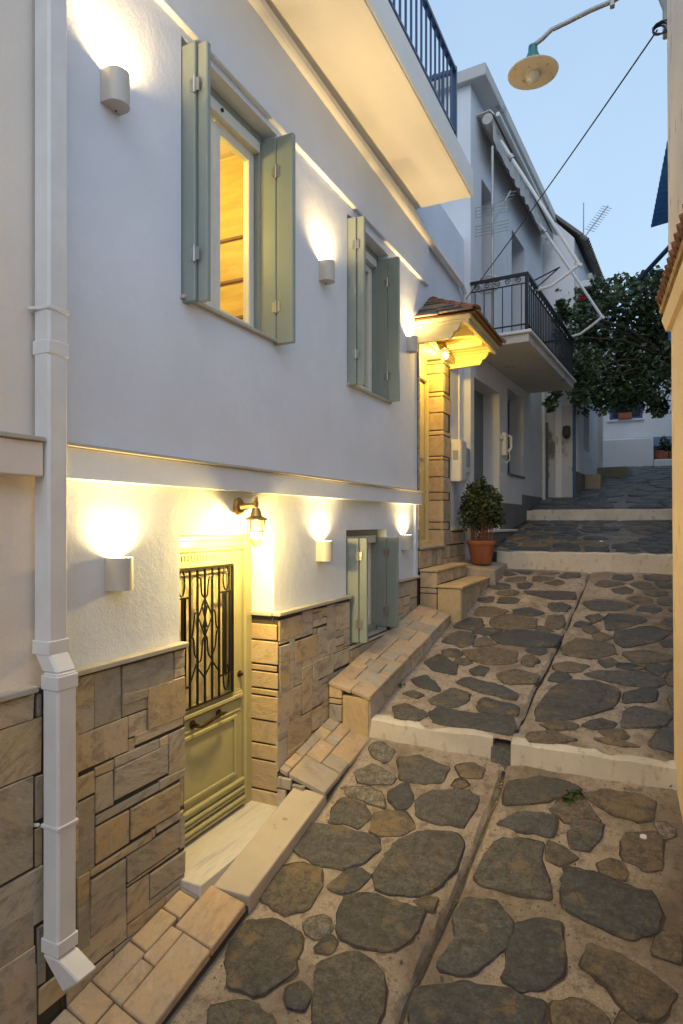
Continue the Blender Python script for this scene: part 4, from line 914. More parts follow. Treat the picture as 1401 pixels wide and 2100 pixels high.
lantern(7.22, 2.085, .16, .85, 'small brass lantern glowing under the porch roof', 115, True, (1, .62, .11))

# ================================================================== CREAM HOUSE NEXT DOOR AND THE DOWNPIPE
cream = thing('cream_house', 'cream plastered house with stone plinth at the foot, left of the square downpipe', 'house', (X0, 1.0, gz(1)))
MB().box(-6, X0 - .012, -9, 1.895, E0 - 4.2, E0 + 5.2).build('wall', 'plaster_cream', cream)
box('band_block', 'plaster_cream', cream, X0 - .02, X0 + .075, 1.60, 1.80, E0 + .185, E0 + .325, .004)
box('drip_ledge', 'cap_stone', cream, X0 - .02, X0 + .09, 1.595, 1.80, E0 + .326, E0 + .345, .003)
cp = MB().box(X0 - .011, X0 + .020, -3, 1.925, E0 - 3.4, E0 - .70).build('stone_plinth', 'joint_dark', cream)
for x0, y0, x1, y1 in ((-120,310,145,345),(152,245,178,335),(-150,440,178,560),(-160,700,140,955),(147,585,182,750),(147,800,184,940),(-160,1130,185,990),(-200,1185,190,1165),(-200,1330,148,1330),(155,1205,197,1420),(-220,1520,150,1560),(160,1455,292,1460),(-200,1600,160,1700)):
    a, b = z7(x0, y0), z7(x1, y1)
    if b.y - a.y > .012 and a.z - b.z > .02: stone_block(cp, a.y, b.y - .006, b.z, a.z - .006, X0 + .006, X0 + .03)
out = []; split_rect(-.5, 1.38, E0 - 2.6, E0 - .71, .38, out)
for y0, y1, z0, z1 in out: stone_block(cp, y0 + .004, y1 - .004, z0 + .004, z1 - .004, X0 + .006, X0 + .03)
box('plinth_cap', 'cap_stone', cream, X0 - .02, X0 + .05, -3, 1.80, E0 - .70, E0 - .674, .004)

dp = thing('downpipe', 'square white metal downpipe between the cream house and the white house', 'downpipe', (-2.24, 1.86, gz(1.86)))
def sq(mb, p, q, w_=.098, d_=.092): return mb.bar(p, q, w_, d_, (1, 0, 0))
yc = 1.858; xa, xb_ = -2.252, -2.20
sq(MB(), (xa, yc, E0 - .50), (xa, yc, E0 + 4.0)).build('pipe', 'pipe_white', dp, .01)
mb = MB(); hw = .049
mb.hexa([(xa - .046, yc - hw, E0 - .54), (xa + .046, yc - hw, E0 - .54), (xa + .046, yc + hw, E0 - .54), (xa - .046, yc + hw, E0 - .54)], [(xa - .046, yc - hw, E0 - .50), (xa + .046, yc - hw, E0 - .50), (xa + .046, yc + hw, E0 - .50), (xa - .046, yc + hw, E0 - .50)])
mb.hexa([(xb_ - .046, yc - hw, E0 - .62), (xb_ + .046, yc - hw, E0 - .62), (xb_ + .046, yc + hw, E0 - .62), (xb_ - .046, yc + hw, E0 - .62)], [(xa - .046, yc - hw, E0 - .541), (xa + .046, yc - hw, E0 - .541), (xa + .046, yc + hw, E0 - .541), (xa - .046, yc + hw, E0 - .541)])
mb.build('offset_bend', 'pipe_white', dp, .008)
sq(MB(), (xb_, yc, E0 - 1.78), (xb_, yc, E0 - .615)).build('lower_pipe', 'pipe_white', dp, .01)
for x, z, g_ in ((xa, -.52, .106), (xb_, -.66, .106), (xa, .72, .104), (xb_, -1.74, .106)): sq(MB(), (x, yc, E0 + z - .03), (x, yc, E0 + z + .03), g_, g_ - .006).build('socket', 'pipe_white', dp, .004)
for x, z in ((xa, .88), (xb_, -1.25)):
    MB().box(x - .051, x + .051, yc - .054, yc + .054, E0 + z - .008, E0 + z + .008).bar((X0, yc - .07, E0 + z), (X0 + .04, yc - .05, E0 + z), .012, .014).build('clip', 'pipe_white', dp, .003)
mb = MB(); b0 = [(xb_ - .046, yc - hw), (xb_ + .046, yc - hw), (xb_ + .046, yc + hw), (xb_ - .046, yc + hw)]
mb.hexa([(x + .085, y + .03, E0 - 1.93 + (.07 if x > xb_ else 0)) for x, y in b0], [(x, y, E0 - 1.779) for x, y in b0]); mb.build('shoe', 'pipe_white', dp, .006)

# ================================================================== POT AND METER BOXES BY THE PORCH
def leaves(mb, c, rad, n, size, shell=.55):
    for _ in range(n):
        d = Vector((random.gauss(0, 1), random.gauss(0, 1), random.gauss(0, 1))).normalized() * (shell + (1 - shell) * random.random() ** .6)
        p = Vector(c) + Vector((d.x * rad[0], d.y * rad[1], d.z * rad[2]))
        a = Vector((random.gauss(0, 1), random.gauss(0, 1), random.gauss(0, .7))).normalized(); b = a.cross(Vector((random.gauss(0, 1), random.gauss(0, 1), random.gauss(0, 1)))).normalized()
        L = size * random.uniform(.45, 1.5); W_ = L * .32; nn = a.cross(b) * L * .12
        mb.add([p - a * L * .5, p + b * W_ + nn, p + a * L * .5, p - b * W_ + nn], [(0, 1, 2), (0, 2, 3)])
pot = thing('potted_shrub', 'bushy dark green shrub in a terracotta pot beside the entrance steps', 'potted plant', (-1.96, 8.22, E0 - .548))
pz0 = E0 - .548
MB().lathe([(.115, 0), (.125, .01), (.172, .25), (.185, .252), (.19, .262), (.19, .298), (.182, .305), (.168, .303), (.165, .27), (.16, .262)], (-1.96, 8.22, pz0), 32).build('pot', 'terracotta', pot, 0, True)
MB().lathe([(.001, .268), (.165, .27), (.165, .262), (.001, .26)], (-1.96, 8.22, pz0), 24).build('soil', 'soil', pot)
mb = MB()
for i in range(46):
    a, r = random.uniform(0, 6.28), random.uniform(.02, .14); x, y = -1.96 + r * math.cos(a), 8.22 + r * math.sin(a)
    mb.tube([(x, y, pz0 + .26), (x + random.uniform(-.05, .05), y + random.uniform(-.05, .05), pz0 + .38), (x + random.uniform(-.1, .1), y + random.uniform(-.1, .1), pz0 + .62)], [.005, .004, .003], 4)
mb.build('stem', 'twig', pot)['kind'] = 'stuff'
mb = MB()
for c, r, n in (((-1.96, 8.22, .70), (.25, .25, .27), 2200), ((-2.06, 8.2, .80), (.18, .2, .2), 800), ((-1.88, 8.25, .86), (.16, .18, .18), 700), ((-1.80, 8.2, .62), (.14, .16, .17), 500), ((-2.02, 8.2, .95), (.1, .12, .14), 350), ((-1.78, 8.15, .70), (.12, .1, .1), 250), ((-2.14, 8.1, .62), (.1, .12, .2), 300), ((-1.93, 8.2, 1.04), (.05, .05, .1), 90), ((-2.1, 8.2, 1.0), (.05, .05, .09), 70), ((-1.70, 8.2, .56), (.07, .05, .05), 70), ((-1.74, 8.2, .84), (.06, .05, .07), 70)):
    leaves(mb, (c[0], c[1], pz0 + c[2]), r, n, .042, .3)
o = mb.build('foliage', 'leaf_shrub', pot); o['kind'] = 'stuff'

mbx = thing('meter_box', 'white electricity meter box on the wall past the stone door jamb', 'meter box', (X0, 8.15, E0 + .4))
a, b = PX(930, 905, X0 + .10), PX(948, 988, X0 + .10)
box('case', 'box_white', mbx, X0, X0 + .13, 7.98, 8.26, E0 + .52, E0 + 1.06, .006); box('door', 'box_white', mbx, X0 + .131, X0 + .138, 8.0, 8.24, E0 + .54, E0 + 1.04, .003)
box('side_vent', 'box_grey', mbx, X0 + .03, X0 + .10, 7.974, 7.981, E0 + .80, E0 + .92, .002)
mb2 = thing('utility_box', 'small grey glazed utility box next to the white meter box', 'meter box', (X0, 8.42, E0 + .6))
box('case', 'box_white', mb2, X0, X0 + .11, 8.33, 8.52, E0 + .66, E0 + 1.0, .006); box('glass', 'box_grey', mb2, X0 + .111, X0 + .12, 8.345, 8.505, E0 + .74, E0 + .98, .004)
cp_ = thing('conduit', 'thin white conduit climbing the wall above the meter box', 'conduit', (X0, 8.3, E0 + 1))
MB().tube([(X0 + .02, 8.30, E0 + 1.05), (X0 + .02, 8.30, E0 + 2.0), (X0 + .02, 8.32, E0 + 2.15)], .013, 8).build('tube', 'pipe_white', cp_, 0, True)

# ================================================================== THE BALCONY HOUSE UP THE STREET
A3 = R(3.5); OB = Vector((-2.2, 8.6, E0)); MBm = Matrix.Translation(OB) @ Matrix.Rotation(-A3, 4, 'Z')
bh = thing('balcony_house', 'pale grey-white house with black-railed balcony and rolled awning beyond the porch', 'house', (-2.2, 10.8, gz(10.8)))
BD, BW, U1, U2 = (.16, 1.45, -.12, 2.02), (1.94, 3.03, .80, 2.2), (.50, 1.18, 2.51, 4.95), (2.2, 3.1, 2.51, 4.90)
wall_holes(MB(), 0, 4.6, -1.2, 6.0, [BD, BW, U1, U2], 0, -.32).build('wall', 'plaster_blue_white', bh, M=MBm)
MB().box(-4, -.9, .32, 4.6, -1.2, 6.0).box(-.9, -.32, .02, .3, -1.2, 6.0).box(-4, -.32, 0., .32, -1.2, 6.0).box(-.9, -.32, 4.3, 4.6, -1.2, 6.0).build('side_wall', 'plaster_blue_white', bh, M=MBm)
box('roof_slab', 'soffit_grey', bh, -4.2, .24, -.10, 5.0, 6.0, 6.17, .01, M=MBm)
for k in range(5):
    mb = MB().lathe([(.07, 0), (.06, .3), (.05, .3), (.055, 0)], (-.25 - .17 * k, -.02 + random.uniform(-.03, .03), 6.19 + random.uniform(0, .03)), 10, (random.uniform(-.1, .1), 1, .22)); mb.build('roof_tile', 'roof_tile', bh, 0, True, M=MBm)
for k in range(7):
    MB().lathe([(.055, 0), (.045, .3), (.04, .3), (.05, 0)], (-.4 - .13 * k, .02, 6.28 + random.uniform(0, .02)), 8, (random.uniform(-.1, .1), 1, .25)).build('roof_tile', 'roof_tile', bh, 0, True, M=MBm)
box('balcony_slab', 'soffit_grey', bh, .001, .79, -.02, 3.42, 2.36, 2.475, .008, M=MBm); box('balcony_edge', 'plaster_blue_white', bh, .001, .83, -.06, 3.46, 2.476, 2.515, .006, M=MBm)
brl = MB().bar((.76, 0, 3.26), (.76, 3.4, 3.26), .05, .035).bar((.0, 0, 3.26), (.785, 0, 3.26), .05, .035).bar((.76, 0, 2.60), (.76, 3.4, 2.60), .03, .014).bar((0, 0, 2.60), (.76, 0, 2.60), .03, .014).bar((.76, 0, 3.14), (.76, 3.4, 3.14), .02, .012).bar((0, 0, 3.14), (.76, 0, 3.14), .02, .012).bar((0, 3.4, 3.26), (.785, 3.4, 3.26), .05, .035).build('railing', 'iron_black', bh, M=MBm)
for k in range(31): MB().box(.752, .768, .11 * k + .05, .11 * k + .066, 2.515, 3.14).build('baluster', 'iron_black', brl, M=MBm)
for k in range(6): MB().box(.06 + .125 * k, .07 + .125 * k, -.006, .006, 2.515, 3.14).build('baluster', 'iron_black', brl, M=MBm)
for y in (0, 3.4): MB().box(.74, .78, y - .02, y + .02, 2.5, 3.26).build('rail_post', 'iron_black', brl, M=MBm)
def spiral(c, r, sg=1): return [(c[0] + sg * r * (1 - t / 14) * math.cos(t * .9), c[1], c[2] + r * (1 - t / 14) * math.sin(t * .9)) for t in range(12)]
for k in range(5): MB().tube(spiral((.09 + .14 * k, 0, 3.195), .045, 1 if k % 2 else -1), .006, 6).build('scroll', 'iron_black', brl, M=MBm)
for k in range(20): MB().tube([(.76, .10 + .165 * k + p[0], 3.195 + p[2]) for p in spiral((0, 0, 0), .045, 1 if k % 2 else -1)], .006, 6).build('scroll', 'iron_black', brl, M=MBm)
for u0, u1, z0, z1 in (U1, U2):
    d_ = ring(MB(), -.30, -.25, u0, u1, z0, z1, .06).build('balcony_door', 'blue_paint', bh, M=MBm)
    MB().box(-.285, -.28, u0 + .05, u1 - .05, z0 + .05, z1 - .05).build('pane', 'pane_dark', d_, M=MBm)
    MB().box(-.24, -.02, u0 + .004, u0 + .035, z0 + .01, z1 - .25).build('shutter', 'blue_paint', d_, .004, M=MBm)
fd = box('front_door', 'blue_door', bh, -.31, -.26, BD[0], BD[1], BD[2], BD[3], .004, M=MBm)
for k in range(2): box('door_panel', 'blue_door', fd, -.262, -.245, .3 + .55 * k, .72 + .55 * k, .1, 1.8, .008, M=MBm)
box('house_number', 'box_white', fd, -.012, .0025, 1.16 - 1.1, 1.24 - 1.1, 1.0, 1.06, .002, M=MBm)
bw = ring(MB(), -.30, -.25, BW[0], BW[1], BW[2], BW[3], .06).build('window', 'blue_paint', bh, M=MBm)
MB().box(-.285, -.28, BW[0] + .05, BW[1] - .05, BW[2] + .05, BW[3] - .05).build('pane', 'pane_dark', bw, M=MBm); box('sill', 'plinth_grey', bw, -.25, .03, BW[0] - .02, BW[1] + .02, BW[2] - .03, BW[2] + .002, .004, M=MBm)
for l0, l1, zt_ in ((1.46, 2.9, .30), (2.901, 4.58, .48), (0, .14, .1)): box('plinth', 'plinth_grey', bh, .001, .02, l0, l1, -1.2, zt_, 0, M=MBm)
ds = box('door_step', 'plinth_grey', bh, -.3, .16, .5, 1.9, -1.2, -.155, .006, M=MBm); box('step_edge', 'plaster_blue_white', ds, -.3, .18, .48, 1.92, -.154, -.12, .005, M=MBm)
MB().tube([(.04, 4.52, -.5), (.04, 4.52, 2.3), (.04, 4.52, 2.9)], .04, 10).build('drainpipe', 'tube_white', bh, 0, True, M=MBm)
ic = thing('intercom', 'beige wall telephone intercom between the grey door and the blue window', 'intercom', MBm @ Vector((0, 1.7, .9)))
box('case', 'box_white', ic, .001, .07, 1.58, 1.70, 1.05, 1.42, .012, M=MBm); box('bracket', 'box_white', ic, .001, .03, 1.50, 1.575, 1.30, 1.36, .004, M=MBm)
MB().tube([(.075, 1.69, 1.38), (.11, 1.72, 1.36), (.115, 1.72, 1.18), (.075, 1.69, 1.12)], .022, 8).build('handset', 'box_white', ic, 0, True, M=MBm)
MB().tube([(.09, 1.70, 1.12), (.10, 1.70, 1.0), (.06, 1.64, .93), (.02, 1.58, .98)], .008, 6).build('cord', 'box_white', ic, 0, True, M=MBm)

aw = thing('awning', 'rolled beige awning with scalloped valance under the eaves of the balcony house', 'awning', MBm @ Vector((.2, 2.4, 5.3)))
MB().tube([(.16, .25, 5.62), (.16, 4.5, 5.62)], .075, 14).build('roller', 'awning_cloth', aw, 0, True, M=MBm)
MB().prism([(.0, .25, 5.72), (.20, .25, 5.74), (.26, .25, 5.66), (.25, .25, 5.655), (.19, .25, 5.73), (0, .25, 5.71)], [(.0, 4.5, 5.72), (.20, 4.5, 5.74), (.26, 4.5, 5.66), (.25, 4.5, 5.655), (.19, 4.5, 5.73), (0, 4.5, 5.71)]).build('hood', 'tube_white', aw, M=MBm)
mb = MB(); n = 85; vs_ = []
for i in range(n + 1):
    l = .3 + 4.15 * i / n; zl = 5.33 - .045 * abs(math.sin(i * math.pi / 6)); xw = .22 + .012 * math.sin(i * .9)
    vs_ += [(xw, l, 5.60), (xw + .01, l, zl)]
mb.add(vs_, [(2 * i, 2 * i + 1, 2 * i + 3, 2 * i + 2) for i in range(n)]).build('valance', 'awning_cloth', aw, 0, True, M=MBm)
MB().tube([(.30, .28, 5.66), (.30, 4.5, 5.66)], .03, 10).build('front_bar', 'tube_white', aw, 0, True, M=MBm)
for (top, mid, elb, piv, yy) in (((1027, 289), (1045, 318), (1188, 542), (1096, 596), 9.15), ((1098, 447), (1112, 470), (1235, 650), (1163, 693), 11.95)):
    T_, E_, P2 = PY(*top, yy), PY(*elb, yy), PY(*piv, yy)
    e1, e2 = E_.lerp(P2, .3) + Vector((.02, 0, -.03)), E_.lerp(P2, .62) + Vector((0, 0, -.07))
    MB().tube([T_, T_.lerp(E_, .5), E_], .024, 8).build('arm', 'tube_white', aw, 0, True); MB().tube([E_, e1, e2, P2], .022, 8).build('forearm', 'tube_white', aw, 0, True)
    c = T_.lerp(E_, .14); MB().tube([c - (E_ - T_).normalized() * .03, c + (E_ - T_).normalized() * .03], .045, 10).build('clamp', 'galvanised', aw)
    MB().bar(E_ + Vector((-.03, 0, .02)), E_ + Vector((.04, 0, -.03)), .05, .05).build('elbow', 'tube_white', aw, .01)

mast = PY(1010, 690, 8.78); an = thing('tv_antenna', 'thin grey aerial mast with twin grid reflectors at the balcony corner', 'antenna', (mast.x, mast.y, E0 + 2.52))
mt = PY(1011, 300, 8.78); MB().tube([(mast.x, mast.y, E0 + 2.515), (mast.x, mast.y, mt.z)], .019, 8).build('mast', 'galvanised', an, 0, True)
zc = PY(1010, 455, 8.78).z
for dz in (.09, -.17):
    for k in range(4): MB().tube([(mast.x - .23, mast.y - .03, E0 * 0 + zc + dz + .045 * k), (mast.x + .23, mast.y - .03, zc + dz + .045 * k)], .005, 5).build('reflector_rod', 'galvanised', an)
    for x in (-.22, .2): MB().tube([(mast.x + x, mast.y - .03, zc + dz), (mast.x + x, mast.y - .03, zc + dz + .14)], .004, 5).build('reflector_edge', 'galvanised', an)
b1 = PY(1047, 392, 9.1); MB().tube([(mast.x, mast.y, zc - .02), b1], .012, 6).build('boom', 'galvanised', an)
for t in (.72, .84, .95): c = Vector((mast.x, mast.y, zc - .02)).lerp(b1, t); MB().tube([c - Vector((.1, 0, 0)), c + Vector((.1, 0, 0))], .005, 5).build('element', 'galvanised', an)
ca = PY(1000, 582, 8.72); cc_ = MB()
for k in range(7): cc_.tube([(ca.x + (.11 + .012 * k) * math.cos(a * .42) * random.uniform(.95, 1.05), ca.y - .05 + .01 * k, ca.z + (.085 + .006 * k) * math.sin(a * .42) + .02 * math.sin(k)) for a in range(15)], .007, 5, closed=True)
tag(cc_.build('cable_coil', 'cable_white', None, 0, True), 'loose coil of white cable tied to the aerial mast', 'cable')
ra, rb, rc_ = PY(1092, 577, 9.3), PY(1148, 548, 9.6), PY(1098, 592, 9.35)
tag(MB().tube([ra, rb], .011, 6).tube([rc_, rb], .010, 6).build('drying_rack', 'iron_black'), 'black triangular bracket sticking out from the balcony railing', 'bracket')

# ================================================================== THE TALL OLD HOUSE, THE FAR HOUSE
OD = Vector((-1.317, 13.3, E0)); MD = Matrix.Translation(OD) @ Matrix.Rotation(-A3, 4, 'Z')
old = thing('old_house', 'tall white house with peeling lower wall behind the balcony house', 'house', (-1.8, 14.5, gz(14.5)))
DW = (1.1, 1.9, 1.55, 2.75)
prof = [(-.01, -1.), (-.01, 5.62), (-.62, 6.30), (-4, 6.30), (-4, -1.)]
MB().prism([(a, 0, z) for a, z in prof], [(a, .3, z) for a, z in prof]).build('gable_wall', 'plaster_far', old, M=MD)
wall_holes(MB(), .3, 3.3, -1, 5.60, [DW, (.9, 1.6, 3.5, 4.6)], 0, -.25).build('wall', 'plaster_far', old, M=MD)
MB().box(-4, -.6, .31, 3.3, -1, 6.05).build('inner_core', 'interior_dark', old, M=MD)
MB().prism([(.12, -.04, 5.62), (-.63, -.04, 6.36), (-4, -.04, 6.36), (-4, -.04, 6.40), (-.60, -.04, 6.40), (.16, -.04, 5.66)], [(.12, 3.4, 5.62), (-.63, 3.4, 6.36), (-4, 3.4, 6.36), (-4, 3.4, 6.40), (-.60, 3.4, 6.40), (.16, 3.4, 5.66)]).build('roof', 'rubble', old, M=MD)
for k in range(26): MB().lathe([(.05, 0), (.05, .16), (.04, .16), (.04, 0)], (.12, .02 + .13 * k, 5.63), 8, (.75, 0, -.7)).build('roof_tile', 'slate_roof', old, 0, True, M=MD)
box('cornice', 'plaster_far', old, 0, .25, .3, 3.35, 4.72, 4.85, .01, M=MD); box('cornice_fascia', 'soffit_grey', old, .2, .28, .3, 3.35, 4.86, 4.98, .01, M=MD)
for l0, l1, z0, z1 in (DW, (.9, 1.6, 3.5, 4.6)):
    f = ring(MB(), -.22, -.17, l0, l1, z0, z1, .05).build('window', 'blue_paint', old, M=MD); MB().box(-.205, -.2, l0 + .04, l1 - .04, z0 + .04, z1 - .04).build('pane', 'pane_dark', f, M=MD)
pe = MB().box(-.61, .012, -.035, -.002, -1, 2.3).build('peeling_wall', 'plaster_old', old, M=MD)
box('alley_door', 'blue_door', old, -.60, -.50, -.06, -.036, .3, 2.0, .004, M=MD); box('pilaster', 'plaster_far', old, -.36, -.24, -.055, -.036, .3, 2.4, .004, M=MD)
MB().tube([(.0, -.05, .4), (.0, -.05, 2.6)], .03, 8).build('drainpipe', 'blue_paint', old, 0, True, M=MD)
MB().box(0, .03, .02, 3.3, .4, 1.0).build('rubble_base', 'rubble', old, M=MD)
box('corner_pillar', 'plaster_upper', old, -.02, .10, 3.32, 3.5, .3, 3., .01, M=MD)
hp = PY(1162, 885, 13.1); tag(MB().lathe([(.02, .12), (.07, .10), (.08, -.05), (.05, -.12), (.02, -.14)], hp, 12).build('hanging_pot', 'interior_dark', None, 0, True), 'small dark pot hanging on the peeling wall', 'pot')
a2 = PY(1200, 485, 13.6); a3 = PY(1247, 422, 14.2)
an2 = thing('tv_antenna', 'tilted many-toothed aerial on the roof of the tall old house', 'antenna', (a2.x, a2.y, a2.z - .2))
MB().tube([a2, a3], .012, 6).build('boom', 'galvanised', an2); m0 = PY(1197, 416, 13.6); MB().tube([PY(1197, 490, 13.6), m0], .012, 6).build('mast', 'galvanised', an2)
for k in range(11): c = a2.lerp(a3, .2 + .075 * k); MB().tube([c + Vector((-.09, 0, .05)), c + Vector((.09, 0, -.05))], .006, 5).build('element', 'galvanised', an2)
for q, lab in (([(1180, 990), (1240, 985), (1232, 1003), (1178, 1004)], 'low ochre door slab at the foot of the peeling wall'), ([(1222, 970), (1297, 968), (1285, 979), (1218, 980)], 'pale ochre door slab before the low white wall')):
    P4 = [PG(*p) for p in q]; P4 = [Vector((p.x, p.y, p.z)) for p in P4]; zt_ = max(p.z for p in P4) + .05
    tag(MB().prism([Vector((p.x, p.y, gz(p.y) - .1)) for p in P4], [Vector((p.x, p.y, zt_)) for p in P4]).build('door_slab', 'ochre_slab', None, .01), lab, 'slab', 'slabs by the old house')

far = thing('far_house', 'white house with blue base closing off the top of the street', 'house', (0, 19.6, gz(19.6)))
def pyz(u, v, y): q = PY(u, v, y); return q.x, q.z
fx0, fz0 = pyz(1250, 862, 19.5); fx1, fz1 = pyz(1318, 790, 19.5)
MF = Matrix.Translation((0, 19.5, 0)) @ Matrix.Rotation(R(-90), 4, 'Z')                # wall that faces down the street
wall_holes(MB(), -3.2, 5, E0 + .8, E0 + 5., [(fx0, fx1, fz0, fz1)], 0, -.25).build('wall', 'plaster_far', far, M=Matrix.Translation((0, 19.5, 0)) @ Matrix(((0, 1, 0, 0), (-1, 0, 0, 0), (0, 0, 1, 0), (0, 0, 0, 1))))
MB().box(-3.2, 5, 19.8, 24, E0 + .8, E0 + 5.).build('inner_core', 'interior_dark', far); box('roof', 'roof_tile', far, -3.4, 5.2, 19.3, 24.2, E0 + 5., E0 + 5.15, .01)
fw = MB().box(fx0, fx1, 19.60, 19.65, fz0, fz0 + .07).box(fx0, fx1, 19.60, 19.65, fz1 - .07, fz1).box(fx0, fx0 + .07, 19.60, 19.65, fz0 + .07, fz1 - .07).box(fx1 - .07, fx1, 19.60, 19.65, fz0 + .07, fz1 - .07).box((fx0 + fx1) / 2 - .03, (fx0 + fx1) / 2 + .03, 19.60, 19.65, fz0 + .07, fz1 - .07).build('window', 'blue_paint', far)
MB().box(fx0 + .05, fx1 - .05, 19.64, 19.645, fz0 + .05, fz1 - .05).build('pane', 'pane_dark', fw); box('sill', 'plaster_far', fw, fx0 - .05, fx1 + .05, 19.44, 19.6, fz0 - .05, fz0 - .001, .006)
bx0, bz = pyz(1342, 930, 19.48); bx1, bzt = pyz(1401, 893, 19.48); box('blue_base', 'blue_base', far, bx0 - .5, 5, 19.48, 19.497, E0 + .8, bzt, 0)
lx0, lz0 = pyz(1231, 962, 19.0); lx1, lz1 = pyz(1340, 897, 19.0)
lw = box('low_wall', 'plaster_far', None, lx0, lx1, 18.96, 19.35, lz0 - .3, lz1, .02); tag(lw, 'low white wall in front of the far house', 'wall')
sx0, sz0 = pyz(1340, 944, 19.1); stf = box('landing_step', 'plaster_far', None, lx1 + .01, 3, 18.85, 19.47, sz0 - .5, sz0, .02); tag(stf, 'white step landing with flower pots below the blue base', 'step')
fb = thing('window_box', 'orange flower box with plants on the far house sill', 'flower box', (fx0 + .5, 19.4, fz0)); qx0, qz0 = pyz(1268, 860, 19.4); qx1, qz1 = pyz(1296, 850, 19.4)
box('trough', 'terracotta', fb, qx0, qx1, 19.38, 19.55, fz0, fz0 + .17, .01)
mb = MB(); leaves(mb, ((qx0 + qx1) / 2, 19.46, fz0 + .24), (.2, .1, .1), 160, .07, .2); o = mb.build('foliage', 'leaf_shrub', fb); o['kind'] = 'stuff'
for k, (u, s, h, lab) in enumerate(((1353, .15, .12, 'low planting in a terracotta pot on the landing beside the low white wall'), (1363, .13, .42, 'tall leafy plant in a terracotta pot against the blue base'), (1381, .13, .2, 'small plant in a terracotta pot at the street wall end of the landing'))):
    x, _z = pyz(u, 935, 19.2); tp = thing('flower_pot', lab, 'potted plant', (x, 19.2, sz0), 'pots by the far house')
    MB().lathe([(s * .7, 0), (s * .95, s * 1.4), (s, s * 1.4), (s, s * 1.7), (s * .8, s * 1.7), (s * .75, s * 1.5)], (x, 19.2, sz0), 14).build('pot', 'terracotta', tp, 0, True)
    mb = MB(); leaves(mb, (x, 19.2, sz0 + s * 1.7 + h * .5), (s * 1.1, s * 1.1, h * .6), 130, .09, .2); mb.build('foliage', 'leaf_shrub', tp)['kind'] = 'stuff'

# ================================================================== RIGHT-HAND SIDE OF THE LANE
rt = thing('corner_house', 'weathered warm plaster corner house with tiled ledge on the right of the lane', 'house', (.5, 3, gz(3)))
def rwall(y, z, off=0.):                                               # x of the leaning street face
    return .147 + (4.55 - y) * .0776 - .006 * (z - (E0 - 1.8)) + off
def rprism(z0, z1, off, name, mat, y0=-8.):
    f = lambda z: [(rwall(y0, z, off), y0, z), (rwall(4.55, z, off), 4.55 - off, z), (1.6, 5.1 - off, z), (4, 5.1, z), (4, y0, z)]
    return MB().prism(f(z0), f(z1)).build(name, mat, rt)
rprism(E0 - 4, E0 + 1.30, 0, 'wall', 'plaster_warm'); rprism(E0 + 1.301, E0 + 4.0, -.012, 'upper_wall', 'plaster_upper', 3.7)
f = lambda z, o: [(rwall(-8, z, o), -8, z), (rwall(4.55, z, o), 4.55 - o * .6, z), (1.6, 5.1 - o, z), (1.6, 4.4, z), (1.6, -8, z)]
MB().prism(f(E0 + 1.22, -.03), f(E0 + 1.30, -.055)).build('cornice', 'plaster_warm', rt); MB().prism(f(E0 + 1.34, -.06), f(E0 + 1.36, -.07)).build('tile_bed', 'old_wood', rt)
for k in range(46):
    y = 4.5 - .105 * k; x = rwall(y, E0 + 1.4); MB().lathe([(.05, 0), (.045, .13), (.036, .13), (.04, 0)], (x - .075, y, E0 + 1.385), 8, (1, 0, .45)).build('ledge_tile', 'roof_tile', rt, 0, True)
cb = thing('lane_house', 'house with bright blue corrugated awning behind the corner house', 'house', (1.2, 10, gz(10)))
MB().box(.95, 5, 6.2, 17.5, E0 - 1.3, E0 + 6.2).build('wall', 'plaster_far', cb)  # unseen wall, made tall and long to darken the upper lane
P5 = [PY(1335, 466, 9.0), PY(1372, 452, 9.0)]
mb = MB(); vs_ = []; n = 80
P6 = PY(1374, 262, 6.9)
for i in range(n + 1):
    t = i / n; e_ = P6.lerp(P5[0], t); zo = .018 * math.sin(i * 1.3); vs_ += [(e_.x, e_.y, e_.z + zo), (1.0, e_.y, e_.z + .12 + zo)]
mb.add(vs_, [(2 * i, 2 * i + 1, 2 * i + 3, 2 * i + 2) for i in range(n)]); mb.add([(p.x, p.y, p.z + .012) for p in mb.v[:]], [(2 * i, 2 * i + 1, 2 * i + 3, 2 * i + 2) for i in range(n)]); mb.build('blue_awning', 'blue_bright', cb, 0, True)
MB().tube([(.95, 9.0, E0 + 2.1), (.40, 9.0, E0 + 2.15), (.27, 9.0, E0 + 2.3), (.27, 9.0, E0 + 3.8)], .05, 10).build('post', 'blue_bright', cb, 0, True); MB().bar((.27, 9.0, E0 + 3.79), (.98, 9., E0 + 3.85), .06, .06).build('bracket', 'blue_bright', cb)
q0, q1 = PY(1312, 572, 11.2), PY(1366, 514, 10.4); tag(MB().tube([q0, q1, q1 + (q1 - q0)], .035, 8).build('roof_pole', 'iron_navy', None, 0, True), 'dark blue pole slanting up above the bougainvillea', 'pole')

